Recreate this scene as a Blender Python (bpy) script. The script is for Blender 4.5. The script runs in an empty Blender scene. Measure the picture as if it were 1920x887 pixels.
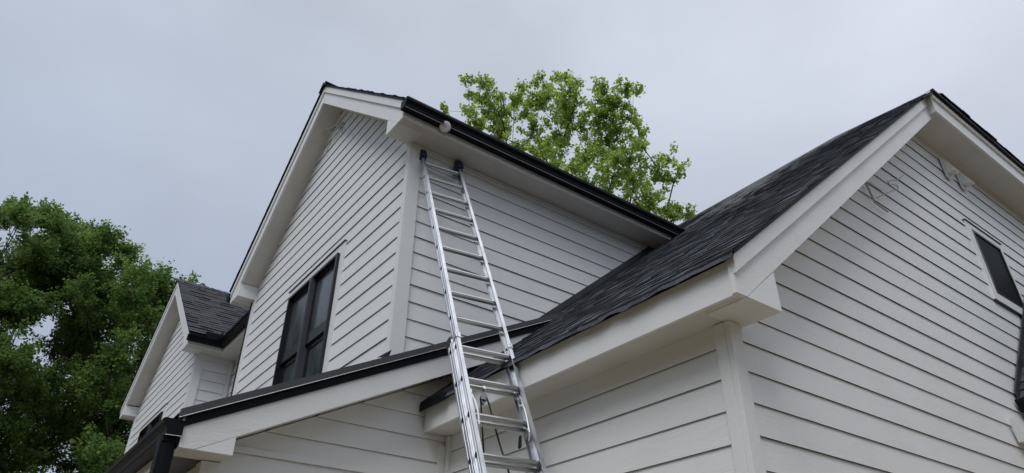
import bpy, bmesh, math, random
from mathutils import Vector, Matrix
import numpy as np

# ------------------------------------------------------------------ camera, sky, sun, exposure
scene = bpy.context.scene
SC = scene.collection
cam_data = bpy.data.cameras.new("camera")
cam = bpy.data.objects.new("camera", cam_data)
SC.objects.link(cam)
R = [[0.7996446630350436, -0.6004521520212146, 0.005062214205631426],
     [-0.31899895213033397, -0.4176503221213053, 0.8507689915433676],
     [0.5087318364515047, 0.6819277245904158, 0.5255154583983401]]
m = Matrix(((R[0][0], R[1][0], -R[2][0], 0.0), (R[0][1], R[1][1], -R[2][1], 0.0),
            (R[0][2], R[1][2], -R[2][2], 1.6), (0, 0, 0, 1)))
cam.matrix_world = m
cam_data.sensor_width = 36.0
cam_data.lens = 1319.45 / 1920 * 36.0
cam_data.clip_start = 0.05
cam_data.clip_end = 2000
scene.camera = cam

SUN_EL, SUN_AZ = math.radians(52), math.radians(212)     # azimuth measured from +X towards +Y
world = bpy.data.worlds.new("World")
scene.world = world
world.use_nodes = True
wn, wl = world.node_tree.nodes, world.node_tree.links
wn.clear()
w_out = wn.new('ShaderNodeOutputWorld')
w_bg = wn.new('ShaderNodeBackground')
w_sky = wn.new('ShaderNodeTexSky')
w_sky.sky_type = 'NISHITA'
w_sky.sun_disc = False
w_sky.sun_elevation = SUN_EL
w_sky.sun_rotation = math.pi / 2 - SUN_AZ
w_sky.air_density = 1.0
w_sky.dust_density = 3.0
tc = wn.new('ShaderNodeTexCoord')
# thick cloud deck: brighter towards the zenith (overcast sky), soft darker and lighter cloud masses
sep = wn.new('ShaderNodeSeparateXYZ'); wl.new(tc.outputs['Generated'], sep.inputs[0])
ramp = wn.new('ShaderNodeValToRGB')
ramp.color_ramp.elements[0].position = 0.0
ramp.color_ramp.elements[0].color = (0.40, 0.455, 0.575, 1)
ramp.color_ramp.elements[1].position = 1.0
ramp.color_ramp.elements[1].color = (1.85, 1.90, 1.97, 1)
e = ramp.color_ramp.elements.new(0.45); e.color = (0.485, 0.55, 0.675, 1)
e = ramp.color_ramp.elements.new(0.80); e.color = (0.615, 0.68, 0.79, 1)
wl.new(sep.outputs['Z'], ramp.inputs[0])
mp = wn.new('ShaderNodeMapping'); mp.inputs['Scale'].default_value = (1.0, 1.0, 1.7)
mp.inputs['Location'].default_value = (0.35, 0.1, 0.0)
wl.new(tc.outputs['Generated'], mp.inputs[0])
nz = wn.new('ShaderNodeTexNoise'); nz.inputs['Scale'].default_value = 2.1
nz.inputs['Detail'].default_value = 5.0; nz.inputs['Roughness'].default_value = 0.5
wl.new(mp.outputs[0], nz.inputs['Vector'])
cr = wn.new('ShaderNodeMapRange'); cr.inputs['From Min'].default_value = 0.3; cr.inputs['From Max'].default_value = 0.72
cr.inputs['To Min'].default_value = 0.89; cr.inputs['To Max'].default_value = 1.14
wl.new(nz.outputs['Fac'], cr.inputs['Value'])
# the deck is thinner (lighter, whiter) towards the right-hand part of the sky
dotn = wn.new('ShaderNodeVectorMath'); dotn.operation = 'DOT_PRODUCT'
dotn.inputs[1].default_value = (0.80, -0.60, 0.0)
wl.new(tc.outputs['Generated'], dotn.inputs[0])
dr = wn.new('ShaderNodeMapRange'); dr.inputs['From Min'].default_value = -0.6; dr.inputs['From Max'].default_value = 0.6
dr.inputs['To Min'].default_value = 0.74; dr.inputs['To Max'].default_value = 1.0
wl.new(dotn.outputs['Value'], dr.inputs['Value'])
mul = wn.new('ShaderNodeMath'); mul.operation = 'MULTIPLY'
wl.new(cr.outputs[0], mul.inputs[0]); wl.new(dr.outputs[0], mul.inputs[1])
vm = wn.new('ShaderNodeVectorMath'); vm.operation = 'SCALE'
warm = wn.new('ShaderNodeMix'); warm.data_type = 'RGBA'; warm.blend_type = 'MULTIPLY'
wr = wn.new('ShaderNodeMapRange'); wr.inputs['From Min'].default_value = -0.5; wr.inputs['From Max'].default_value = 0.5
wl.new(dotn.outputs['Value'], wr.inputs['Value']); wl.new(wr.outputs[0], warm.inputs[0])
warm.inputs[7].default_value = (1.02, 0.965, 0.925, 1)
wl.new(ramp.outputs['Color'], warm.inputs[6])
wl.new(warm.outputs[2], vm.inputs[0]); wl.new(mul.outputs[0], vm.inputs['Scale'])
nsc = wn.new('ShaderNodeVectorMath'); nsc.operation = 'SCALE'; nsc.inputs['Scale'].default_value = 0.10
wl.new(w_sky.outputs[0], nsc.inputs[0])
wm = wn.new('ShaderNodeMix'); wm.data_type = 'RGBA'; wm.inputs[0].default_value = 0.93
wl.new(nsc.outputs[0], wm.inputs[6]); wl.new(vm.outputs[0], wm.inputs[7])
wl.new(wm.outputs[2], w_bg.inputs['Color'])
w_bg.inputs['Strength'].default_value = 1.0
wl.new(w_bg.outputs[0], w_out.inputs[0])

sun_d = bpy.data.lights.new("sun", 'SUN')
sun_d.energy = 1.15
sun_d.angle = math.radians(30)
sun_d.color = (1.0, 0.985, 0.96)
sun = bpy.data.objects.new("sun", sun_d)
SC.objects.link(sun)
sdir = Vector((math.cos(SUN_EL) * math.cos(SUN_AZ), math.cos(SUN_EL) * math.sin(SUN_AZ), math.sin(SUN_EL)))
sun.rotation_euler = sdir.to_track_quat('Z', 'Y').to_euler()

scene.view_settings.view_transform = 'Standard'
scene.view_settings.look = 'None'
scene.view_settings.gamma = 1.0
scene.view_settings.use_curve_mapping = False
scene.view_settings.exposure = 0.28

# ------------------------------------------------------------------ materials
def mat(name, col=(0.5, 0.5, 0.5), rough=0.6, metal=0.0, spec=0.5):
    mt = bpy.data.materials.new(name); mt.use_nodes = True
    b = mt.node_tree.nodes['Principled BSDF']
    b.inputs['Base Color'].default_value = (*col, 1)
    b.inputs['Roughness'].default_value = rough
    b.inputs['Metallic'].default_value = metal
    b.inputs['Specular IOR Level'].default_value = spec
    return mt

def nodes(mt):
    nt = mt.node_tree
    return nt.nodes, nt.links, nt.nodes['Principled BSDF']

def add_noise_color(mt, c1, c2, scale, detail=4, stretch=(1, 1, 1), lo=0.35, hi=0.65):
    n, l, b = nodes(mt)
    t = n.new('ShaderNodeTexCoord'); mpn = n.new('ShaderNodeMapping'); mpn.inputs['Scale'].default_value = stretch
    l.new(t.outputs['Object'], mpn.inputs[0])
    z = n.new('ShaderNodeTexNoise'); z.inputs['Scale'].default_value = scale; z.inputs['Detail'].default_value = detail
    l.new(mpn.outputs[0], z.inputs['Vector'])
    r = n.new('ShaderNodeValToRGB')
    r.color_ramp.elements[0].position = lo; r.color_ramp.elements[0].color = (*c1, 1)
    r.color_ramp.elements[1].position = hi; r.color_ramp.elements[1].color = (*c2, 1)
    l.new(z.outputs['Fac'], r.inputs[0]); l.new(r.outputs[0], b.inputs['Base Color'])
    return z

def add_bump(mt, scale, strength, dist=0.002, stretch=(1, 1, 1), detail=4, src=None):
    n, l, b = nodes(mt)
    t = n.new('ShaderNodeTexCoord'); mpn = n.new('ShaderNodeMapping'); mpn.inputs['Scale'].default_value = stretch
    l.new(t.outputs['Object'], mpn.inputs[0])
    z = n.new('ShaderNodeTexNoise'); z.inputs['Scale'].default_value = scale; z.inputs['Detail'].default_value = detail
    l.new(mpn.outputs[0], z.inputs['Vector'])
    bp = n.new('ShaderNodeBump'); bp.inputs['Strength'].default_value = strength; bp.inputs['Distance'].default_value = dist
    l.new(z.outputs['Fac'], bp.inputs['Height']); l.new(bp.outputs[0], b.inputs['Normal'])
    return bp

def wood_grain_paint(name, stretch, strength=0.9, zoff=0.0):
    """painted fibre-cement board with an embossed cedar grain running along the board"""
    mt = mat(name, (0.80, 0.81, 0.82), 0.55, spec=0.3)
    n, l, b = nodes(mt)
    t = n.new('ShaderNodeTexCoord')
    mpn = n.new('ShaderNodeMapping'); mpn.inputs['Scale'].default_value = stretch
    l.new(t.outputs['Object'], mpn.inputs[0])
    z = n.new('ShaderNodeTexNoise'); z.inputs['Scale'].default_value = 1.0; z.inputs['Detail'].default_value = 3.0
    z.inputs['Roughness'].default_value = 0.55; z.inputs['Distortion'].default_value = 0.5
    l.new(mpn.outputs[0], z.inputs['Vector'])
    # contour lines of a stretched noise look like grain
    mu = n.new('ShaderNodeMath'); mu.operation = 'MULTIPLY'; mu.inputs[1].default_value = 11.0
    l.new(z.outputs['Fac'], mu.inputs[0])
    fr = n.new('ShaderNodeMath'); fr.operation = 'PINGPONG'; fr.inputs[1].default_value = 0.5
    l.new(mu.outputs[0], fr.inputs[0])
    rr = n.new('ShaderNodeMapRange'); rr.inputs['From Min'].default_value = 0.0; rr.inputs['From Max'].default_value = 0.16
    l.new(fr.outputs[0], rr.inputs['Value'])
    # patchy: grain is deep in some stretches and almost absent in others
    z2 = n.new('ShaderNodeTexNoise'); z2.inputs['Scale'].default_value = 3.0; z2.inputs['Detail'].default_value = 2.0
    l.new(t.outputs['Object'], z2.inputs['Vector'])
    r2 = n.new('ShaderNodeMapRange'); r2.inputs['From Min'].default_value = 0.38; r2.inputs['From Max'].default_value = 0.62
    r2.inputs['To Min'].default_value = 0.15
    l.new(z2.outputs['Fac'], r2.inputs['Value'])
    sub = n.new('ShaderNodeMath'); sub.operation = 'SUBTRACT'; sub.inputs[0].default_value = 1.0
    l.new(rr.outputs[0], sub.inputs[1])
    mm = n.new('ShaderNodeMath'); mm.operation = 'MULTIPLY'
    l.new(sub.outputs[0], mm.inputs[0]); l.new(r2.outputs[0], mm.inputs[1])
    bp = n.new('ShaderNodeBump'); bp.invert = True
    bp.inputs['Strength'].default_value = strength; bp.inputs['Distance'].default_value = 0.003
    l.new(mm.outputs[0], bp.inputs['Height']); l.new(bp.outputs[0], b.inputs['Normal'])
    # faint weathering of the paint
    z3 = n.new('ShaderNodeTexNoise'); z3.inputs['Scale'].default_value = 1.4; z3.inputs['Detail'].default_value = 5.0
    l.new(t.outputs['Object'], z3.inputs['Vector'])
    cr3 = n.new('ShaderNodeValToRGB')
    cr3.color_ramp.elements[0].position = 0.3; cr3.color_ramp.elements[0].color = (0.785, 0.797, 0.808, 1)
    cr3.color_ramp.elements[1].position = 0.7; cr3.color_ramp.elements[1].color = (0.815, 0.825, 0.832, 1)
    l.new(z3.outputs['Fac'], cr3.inputs[0]); l.new(cr3.outputs[0], b.inputs['Base Color'])
    return mt

M = {}
M['siding'] = wood_grain_paint('painted_siding', (0.9, 0.9, 30.0), 0.35)
M['trim'] = wood_grain_paint('painted_trim', (3.0, 3.0, 30.0), 0.35)
M['rake_b'] = wood_grain_paint('painted_rake_board', (3, 3, 30), 0.5)
M['smooth'] = mat('painted_smooth_board', (0.80, 0.81, 0.82), 0.5, spec=0.3)
add_noise_color(M['smooth'], (0.79, 0.80, 0.81), (0.815, 0.825, 0.832), 2.5)
M['soffit'] = mat('painted_soffit', (0.70, 0.69, 0.66), 0.7, spec=0.2)
add_noise_color(M['soffit'], (0.655, 0.645, 0.61), (0.72, 0.71, 0.68), 3.0, 6)
add_bump(M['soffit'], 160, 0.35, 0.001)
M['lap_shade'] = mat('lap_shade_board_back', (0.030, 0.027, 0.024), 0.95, spec=0.1)  # board back made near-black: shade of the lap gaps put into the colour
M['black'] = mat('black_gutter_paint', (0.006, 0.007, 0.010), 0.48, spec=0.14)
add_bump(M['black'], 9, 0.10, 0.004)
M['blackflash'] = mat('black_flashing', (0.030, 0.031, 0.035), 0.42, spec=0.5)
add_noise_color(M['blackflash'], (0.024, 0.025, 0.029), (0.040, 0.041, 0.046), 6)
M['frame'] = mat('black_window_frame', (0.012, 0.012, 0.015), 0.35)
M['mull'] = mat('grey_window_mullion', (0.075, 0.080, 0.095), 0.35)
M['glass'] = mat('dark_window_glass', (0.040, 0.050, 0.056), 0.16, spec=0.55)
add_noise_color(M['glass'], (0.028, 0.036, 0.042), (0.075, 0.090, 0.098), 3.5, 5, (1, 1, 0.5))  # mottling paints uneven reflections into the glass colour
add_bump(M['glass'], 5.0, 0.22, 0.01, (1, 1, 0.5), 3)
M['screen'] = mat('insect_screen', (0.009, 0.011, 0.011), 0.6, spec=0.12)
M['alu'] = mat('brushed_aluminium', (0.62, 0.64, 0.67), 0.36, 1.0)
n_, l_, b_ = nodes(M['alu'])
z_ = add_noise_color(M['alu'], (0.50, 0.52, 0.55), (0.76, 0.78, 0.81), 14, 5, (1, 1, 0.15), 0.32, 0.68)
rm_ = n_.new('ShaderNodeMapRange'); rm_.inputs['To Min'].default_value = 0.38; rm_.inputs['To Max'].default_value = 0.62
l_.new(z_.outputs['Fac'], rm_.inputs['Value']); l_.new(rm_.outputs[0], b_.inputs['Roughness'])
M['rungal'] = mat('ribbed_aluminium_rung', (0.50, 0.505, 0.50), 0.34, 1.0)
M['hole'] = mat('dark_rung_end', (0.010, 0.010, 0.012), 0.8)
M['drip'] = mat('dark_grey_drip_metal', (0.060, 0.061, 0.068), 0.45, spec=0.4)
M['foliage_blocker'] = mat('blocker_foliage', (0.04, 0.075, 0.022), 0.9, spec=0.1)  # for the added belt that blocks low sky light
add_noise_color(M['foliage_blocker'], (0.02, 0.045, 0.012), (0.06, 0.10, 0.03), 1.2, 6)
M['edge'] = mat('grey_gutter_edge', (0.30, 0.31, 0.33), 0.4)
M['blue'] = mat('blue_rubber_cap', (0.008, 0.018, 0.055), 0.5)
M['rope'] = mat('black_rope', (0.012, 0.012, 0.013), 0.8)
M['plastic'] = mat('black_plastic', (0.012, 0.012, 0.013), 0.45)
M['steel'] = mat('zinc_steel', (0.58, 0.58, 0.57), 0.3, 1.0)
M['lampwhite'] = mat('white_lamp_housing', (0.86, 0.87, 0.87), 0.3)
M['lens'] = mat('frosted_lamp_lens', (0.80, 0.82, 0.84), 0.2)
M['wire'] = mat('painted_wire', (0.42, 0.42, 0.39), 0.55)
M['bark'] = mat('bark', (0.07, 0.055, 0.042), 0.9, spec=0.1)
add_noise_color(M['bark'], (0.035, 0.028, 0.022), (0.085, 0.07, 0.055), 6, 5, (1, 1, 0.25))

def attr_mat(name, dark, light, rough, spec=0.3, trans=None, grain=0.0):
    """colour runs from dark to light with a random value stored per piece (shingle tab or leaf)"""
    mt = mat(name, dark, rough, spec=spec)
    n, l, b = nodes(mt)
    a = n.new('ShaderNodeAttribute'); a.attribute_name = 'tone'
    r = n.new('ShaderNodeValToRGB')
    r.color_ramp.elements[0].color = (*dark, 1); r.color_ramp.elements[1].color = (*light, 1)
    fac = a.outputs['Fac']
    if grain:
        t = n.new('ShaderNodeTexCoord'); z = n.new('ShaderNodeTexNoise')
        z.inputs['Scale'].default_value = grain; z.inputs['Detail'].default_value = 3
        l.new(t.outputs['Object'], z.inputs['Vector'])
        ad = n.new('ShaderNodeMath'); ad.operation = 'MULTIPLY_ADD'; ad.inputs[1].default_value = 1.0; ad.inputs[2].default_value = -0.5
        l.new(z.outputs['Fac'], ad.inputs[0])
        a2 = n.new('ShaderNodeMath'); a2.operation = 'ADD'; a2.use_clamp = True
        l.new(fac, a2.inputs[0]); l.new(ad.outputs[0], a2.inputs[1]); fac = a2.outputs[0]
        bp = n.new('ShaderNodeBump'); bp.inputs['Strength'].default_value = 0.5; bp.inputs['Distance'].default_value = 0.003
        l.new(z.outputs['Fac'], bp.inputs['Height']); l.new(bp.outputs[0], b.inputs['Normal'])
    l.new(fac, r.inputs[0]); l.new(r.outputs[0], b.inputs['Base Color'])
    if trans:
        tr = n.new('ShaderNodeBsdfTranslucent'); mx = n.new('ShaderNodeMixShader'); mx.inputs[0].default_value = trans
        hs = n.new('ShaderNodeHueSaturation'); hs.inputs['Value'].default_value = 1.9; hs.inputs['Hue'].default_value = 0.485
        l.new(r.outputs[0], hs.inputs['Color']); l.new(hs.outputs[0], tr.inputs['Color'])
        out = [x for x in n if x.type == 'OUTPUT_MATERIAL'][0]
        l.new(b.outputs[0], mx.inputs[1]); l.new(tr.outputs[0], mx.inputs[2]); l.new(mx.outputs[0], out.inputs[0])
    return mt
M['shingle'] = attr_mat('charcoal_shingle', (0.008, 0.009, 0.012), (0.125, 0.133, 0.162), 0.85, 0.08, grain=70.0)
M['leaf_near'] = attr_mat('bright_green_leaf', (0.095, 0.165, 0.028), (0.29, 0.41, 0.105), 0.5, 0.3, trans=0.52)
M['leaf_dark'] = attr_mat('deep_green_leaf', (0.040, 0.098, 0.027), (0.165, 0.255, 0.060), 0.55, 0.25, trans=0.45)
M['lawn'] = mat('lawn', (0.10, 0.11, 0.05), 0.95, spec=0.1)
add_noise_color(M['lawn'], (0.24, 0.185, 0.13), (0.14, 0.13, 0.075), 0.6, 8)

# ------------------------------------------------------------------ helpers
class MB:
    def __init__(s): s.v = []; s.f = []; s.m = []; s.t = []
    def face(s, pts, mi=0, tone=0.5):
        i = len(s.v); s.v += [tuple(p) for p in pts]; s.f.append(tuple(range(i, i + len(pts)))); s.m.append(mi); s.t.append(tone)
    def prism(s, poly, d, mi=0, tone=0.5):
        """closed solid: polygon of 3-D points swept by vector d"""
        n = len(poly); i = len(s.v)
        s.v += [tuple(p) for p in poly] + [tuple(p[k] + d[k] for k in range(3)) for p in poly]
        fs = [tuple(range(i, i + n)), tuple(range(i + 2 * n - 1, i + n - 1, -1))]
        fs += [(i + j, i + n + j, i + n + (j + 1) % n, i + (j + 1) % n) for j in range(n)]
        s.f += fs; s.m += [mi] * len(fs); s.t += [tone] * len(fs)
    def box(s, x0, x1, y0, y1, z0, z1, mi=0):
        s.prism([(x0, y0, z0), (x1, y0, z0), (x1, y1, z0), (x0, y1, z0)], (0, 0, z1 - z0), mi)
    def obox(s, p, a, b, c, mi=0):
        """parallelepiped at corner p with edge vectors a b c"""
        p, a, b, c = map(Vector, (p, a, b, c))
        s.prism([p, p + a, p + a + b, p + b], c, mi)
    def tube(s, pts, r, seg=8, mi=0, cap=True):
        pts = [Vector(p) for p in pts]
        rs = r if isinstance(r, (list, tuple)) else [r] * len(pts)
        base = len(s.v); up = None
        for k, p in enumerate(pts):
            d = (pts[min(k + 1, len(pts) - 1)] - pts[max(k - 1, 0)])
            if d.length < 1e-9: d = Vector((0, 0, 1))
            d.normalize()
            if up is None:
                up = d.orthogonal().normalized()
            else:
                up = (up - d * up.dot(d))
                up = up.normalized() if up.length > 1e-6 else d.orthogonal().normalized()
            w = d.cross(up)
            for j in range(seg):
                a = 2 * math.pi * j / seg
                s.v.append(tuple(p + (up * math.cos(a) + w * math.sin(a)) * rs[k]))
        for k in range(len(pts) - 1):
            for j in range(seg):
                a = base + k * seg + j; b = base + k * seg + (j + 1) % seg
                s.f.append((a, b, b + seg, a + seg)); s.m.append(mi); s.t.append(0.5)
        if cap:
            s.f.append(tuple(base + j for j in range(seg - 1, -1, -1))); s.m.append(mi); s.t.append(0.5)
            e0 = base + (len(pts) - 1) * seg
            s.f.append(tuple(e0 + j for j in range(seg))); s.m.append(mi); s.t.append(0.5)
    def build(s, name, mats, parent=None, label=None, fix=True, smooth=False, bevel=0.0, tone=False):
        me = bpy.data.meshes.new(name)
        me.from_pydata(s.v, [], s.f)
        mats = mats if isinstance(mats, (list, tuple)) else [mats]
        for x in mats: me.materials.append(M[x])
        me.polygons.foreach_set('material_index', s.m)
        if fix:
            bm = bmesh.new(); bm.from_mesh(me); bmesh.ops.recalc_face_normals(bm, faces=bm.faces); bm.to_mesh(me); bm.free()
        if tone:
            at = me.attributes.new('tone', 'FLOAT', 'FACE'); at.data.foreach_set('value', s.t)
        if smooth:
            me.polygons.foreach_set('use_smooth', [True] * len(me.polygons))
        me.update()
        o = bpy.data.objects.new(name, me); SC.objects.link(o)
        if bevel:
            bv = o.modifiers.new('bevel', 'BEVEL'); bv.width = bevel; bv.segments = 2; bv.limit_method = 'ANGLE'
        if parent: attach(o, parent)
        if label: o['label'] = label
        return o

def world_loc(o):
    v = Vector(o.location)
    if o.parent: v = v + world_loc(o.parent)
    return v
def attach(o, parent):
    """parent o without moving it (no rotations are used on parents)"""
    o.parent = parent
    o.location = Vector(o.location) - world_loc(parent)
def thing(name, loc, label, cat, group=None):
    o = bpy.data.objects.new(name, None); SC.objects.link(o); o.location = loc
    o['label'] = label; o['category'] = cat
    if group: o['group'] = group
    return o

# ------------------------------------------------------------------ ground
g = MB(); g.face([(-900, -900, 0), (900, -900, 0), (900, 900, 0), (-900, 900, 0)])
lawn = g.build('ground', 'lawn'); lawn['kind'] = 'structure'
# unseen belt of foliage behind and beside the viewpoint, added to block low sky light
wd = MB(); rw = random.Random(77)
for i in range(420):
    a = math.radians(rw.uniform(128, 322)); r_ = rw.uniform(20, 27); hz = rw.uniform(0.3, 7.4) if rw.random() < .85 else rw.uniform(6.5, 9.5)
    c = Vector((4 + r_ * math.cos(a), 1 + r_ * math.sin(a), hz)); rr_ = rw.uniform(1.0, 2.1)
    ph = [rw.uniform(0, 6.28) for _ in range(3)]
    i0 = len(wd.v); nu, nv = 9, 6
    for q in range(nv + 1):
        for p_ in range(nu):
            th_, fi = math.pi * q / nv, 2 * math.pi * p_ / nu
            k_ = rr_ * (1 + 0.22 * math.sin(3 * fi + ph[0]) * math.sin(2 * th_ + ph[1]) + rw.uniform(-.13, .13))
            wd.v.append((c.x + k_ * math.sin(th_) * math.cos(fi), c.y + k_ * math.sin(th_) * math.sin(fi), max(0.02, c.z + k_ * math.cos(th_))))
    for q in range(nv):
        for p_ in range(nu):
            a0 = i0 + q * nu + p_; a1 = i0 + q * nu + (p_ + 1) % nu
            wd.f.append((a0, a1, a1 + nu, a0 + nu)); wd.m.append(0); wd.t.append(.5)
wo = wd.build('unseen_sky_blocker', 'foliage_blocker', fix=False); wo['kind'] = 'stuff'; wo['label'] = 'added belt of green foliage out of view, blocking low sky light'; wo['category'] = 'foliage_blocker'

# ------------------------------------------------------------------ the house: dimensions (metres)
SP = 0.178                      # exposure of one siding course
UA, VA, VA2, ZA = 2.63, 5.305, 10.0, 6.34          # tall block: gable wall plane, side walls, soffit height
UB, VB, UB2, ZB = 3.155, 2.19, 10.46, 3.283        # near wing
VC, UC, ZC = 5.12, 1.25, 2.795                     # low shed-roofed part
UD, VD, VD2, ZD = 2.56, 12.65, 17.29, 6.337        # far wing
UE = 3.20                                          # link wall between far wing and tall block
SB = 0.8333
def surfA(v): return 6.579 + SB * ((v if v < 7.65 else 15.30 - v) - 4.98)
UR, UH, ZF = 8.90, 7.08, 6.70        # ridge of the near wing, foot of its hip, soffit height of its front eave
def surfB(u): return 3.54 + SB * ((u if u < UR else 2 * UR - u) - 2.90)
def surfF(v): return 7.022 + SB * (v - 1.80)
def surfC(u): return 3.171 + 0.5 * (u - 1.257)
def surfD(v): return 8.70 - 0.80 * abs(v - 14.97)
def surfE(u): return 6.58 + 0.80 * (u - 2.87)

house = thing('house', (2.63, 5.3, 0), 'white lap sided two storey house with charcoal shingle roofs and black gutters', 'house')

def clip_intervals(a, b, holes, z0, z1):
    """cut hole spans out of [a,b]"""
    segs = [(a, b)]
    for (h0, h1, y0, y1) in holes:
        if y0 < z1 - 1e-6 and y1 > z0 + 1e-6:
            ns = []
            for (p, q) in segs:
                if h1 <= p or h0 >= q: ns.append((p, q)); continue
                if h0 > p: ns.append((p, h0))
                if h1 < q: ns.append((h1, q))
            segs = ns
    return segs

def siding(axis, plane, sign, phase, zmin, zmax, left, right, holes=(), breaks=(), label=None, seed=1):
    """lap siding on the plane axis=plane ('u': wall runs along v / 'v': wall runs along u); sign = outward direction.
       left(z), right(z) bound each course; breaks = heights where these bounds kink or holes start"""
    rnd = random.Random(seed)
    mb = MB()
    def P(h, z, off):
        q = plane + sign * off
        return (q, h, z) if axis == 'u' else (h, q, z)
    cuts = sorted(set([zmin, zmax] + list(breaks) + [x for h in holes for x in (h[2], h[3])]))
    k = math.floor((zmin - phase) / SP) - 1
    while True:
        z0 = phase + k * SP; z1 = z0 + SP; k += 1
        if z0 >= zmax: break
        if z1 <= zmin: continue
        jit = rnd.uniform(-0.0012, 0.0012)
        zz = [max(z0, zmin)] + [c for c in cuts if max(z0, zmin) + 1e-4 < c < min(z1, zmax) - 1e-4] + [min(z1, zmax)]
        off = lambda z: 0.0155 - 0.0105 * (z - z0) / SP + jit
        for za, zb in zip(zz[:-1], zz[1:]):
            zm = (za + zb) / 2
            la, lb, ra, rb = left(za), left(zb), right(za), right(zb)
            if rb - lb < 1e-4 and ra - la < 1e-4: continue
            lb2, rb2 = (lb, rb) if rb > lb else ((lb + rb) / 2,) * 2
            segs = clip_intervals(min(la, lb2), max(ra, rb2), holes, za, zb)
            for (p, q) in segs:
                pa = la if p == min(la, lb2) else p; pb = lb2 if p == min(la, lb2) else p
                qa = ra if q == max(ra, rb2) else q; qb = rb2 if q == max(ra, rb2) else q
                mb.face([P(pa, za, off(za)), P(qa, za, off(za)), P(qb, zb, off(zb)), P(pb, zb, off(zb))], 0)
                if za == z0:     # underside: painted lip, then the open lap gap, its board back blackened for shade
                    mb.face([P(pa, za, off(za)), P(qa, za, off(za)), P(qa, za, off(za) - 0.0025), P(pa, za, off(za) - 0.0025)], 0)
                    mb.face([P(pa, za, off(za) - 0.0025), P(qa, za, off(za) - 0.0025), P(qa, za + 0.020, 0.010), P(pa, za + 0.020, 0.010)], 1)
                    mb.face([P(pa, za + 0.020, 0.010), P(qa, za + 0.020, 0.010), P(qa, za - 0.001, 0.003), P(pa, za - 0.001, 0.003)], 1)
    # backing sheet
    return mb, mb.build('wall', ['siding', 'lap_shade'], house, label, fix=False)

def corner(x0, x1, y0, y1, z0, z1, parent):
    b = MB(); b.box(x0, x1, y0, y1, z0, z1)
    return b.build('corner_board', 'trim', parent, bevel=0.003)

# slopes of the rake line as limits for the siding
inv = lambda z, s0, base, sl: s0 + (z - base) / sl
# ---- tall block, gable wall (faces -u)
rbA = lambda v: surfA(v) - 0.30
zc = rbA(VA)
Lf = lambda z: max(VA, 4.98 + (z - (6.579 - 0.30)) / SB)
Rf = lambda z: min(VA2, 15.30 - 4.98 - (z - (6.579 - 0.30)) / SB)
winA = (6.70, 8.36, 3.9, 5.80)
_, wA = siding('u', UA, -1, 6.297 - 40 * SP, 3.55, 8.49, Lf, Rf, [winA], [zc], seed=2)
b = MB(); b.box(UA - 0.034, UA, VA - 0.034, VA + 0.042, 3.4, ZA - 0.004); b.build('corner_board', 'trim', wA)
b = MB(); b.box(UA + 0.0005, UA + 0.108, VA - 0.034, VA - 0.0005, 3.4, ZA - 0.004)
b.build('corner_board', 'trim', wA)
b = MB(); b.box(UA - 0.034, UA, VA2 - 0.08, VA2 + 0.03, 3.6, ZA - 0.004)
b.build('corner_board', 'trim', wA)
# ---- tall block, side wall (faces -v)
_, wA2 = siding('v', VA, -1, 5.773 - 30 * SP, 3.6, ZA + 0.02, lambda z: UA + 0.02, lambda z: 12.0, seed=3)
b = MB(); b.box(UA + 0.110, 12.0, VA - 0.031, VA - 0.004, ZA - 0.075, ZA - 0.003)
b.build('frieze_board', 'smooth', wA2)
b = MB(); b.box(UA - 0.032, UA - 0.010, VA2 + 0.045, VA2 + 0.12, 3.6, ZA - 0.004); b.build('flashing', 'black', wA)
# ---- tall block, far side and back (never seen from the front but closes the volume)
b = MB(); b.box(UA + 0.05, 12.0, VA + 0.03, VA2, 0.02, 6.6); b.prism([(UA + 0.05, VA + 0.03, 6.6), (UA + 0.05, VA2, 6.6), (UA + 0.05, 7.65, 8.55)], (9.35, 0, 0))
b.build('wall', 'smooth', house)

# ---- near wing, gable wall (faces -v)
bB = lambda u: surfB(u) - 0.29
LfB = lambda z: max(UB, 2.90 + (z - 3.25) / SB)
RfB = lambda z: UB2
winB = (7.675, 8.53, 4.81, 5.74)
_, wB = siding('v', VB, -1, 3.194 - 20 * SP, 0.05, ZF + 0.01, LfB, RfB, [winB], [bB(UB)], seed=4)
b = MB(); b.box(UB - 0.034, UB + 0.070, VB - 0.036, VB, 0.0, ZB - 0.004)
b.build('corner_board', 'trim', wB, bevel=0.003)
b = MB(); b.box(UB - 0.036, UB - 0.0005, VB + 0.0005, VB + 0.074, 0.0, ZB - 0.004)
b.build('corner_board', 'trim', wB, bevel=0.003)
# ---- near wing, side wall (faces -u)
_, wB2 = siding('u', UB, -1, 3.150 - 20 * SP, 0.05, ZB + 0.01, lambda z: VB + 0.02, lambda z: VC, seed=5)
b = MB(); b.box(UB - 0.040, UB - 0.001, VC - 0.075, VC - 0.030, 0.0, ZB - 0.004)
b.build('corner_board', 'trim', wB2)
# ---- closing volume of the near wing
b = MB(); b.box(UB + 0.04, UB2, VB + 0.04, VA, 0.02, 3.5); b.prism([(UB + 0.04, VB + 0.04, 3.5), (UB2, VB + 0.04, 3.5), (UB2, VB + 0.04, 6.69), (UH - 0.1, VB + 0.04, 6.69)], (0, 5.0, 0))
b.prism([(UH - 0.1, 3.9, 6.69), (UB2, 3.9, 6.69), (UR, 3.9, 8.40)], (0, 3.3, 0))
b.build('wall', 'smooth', house)

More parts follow.
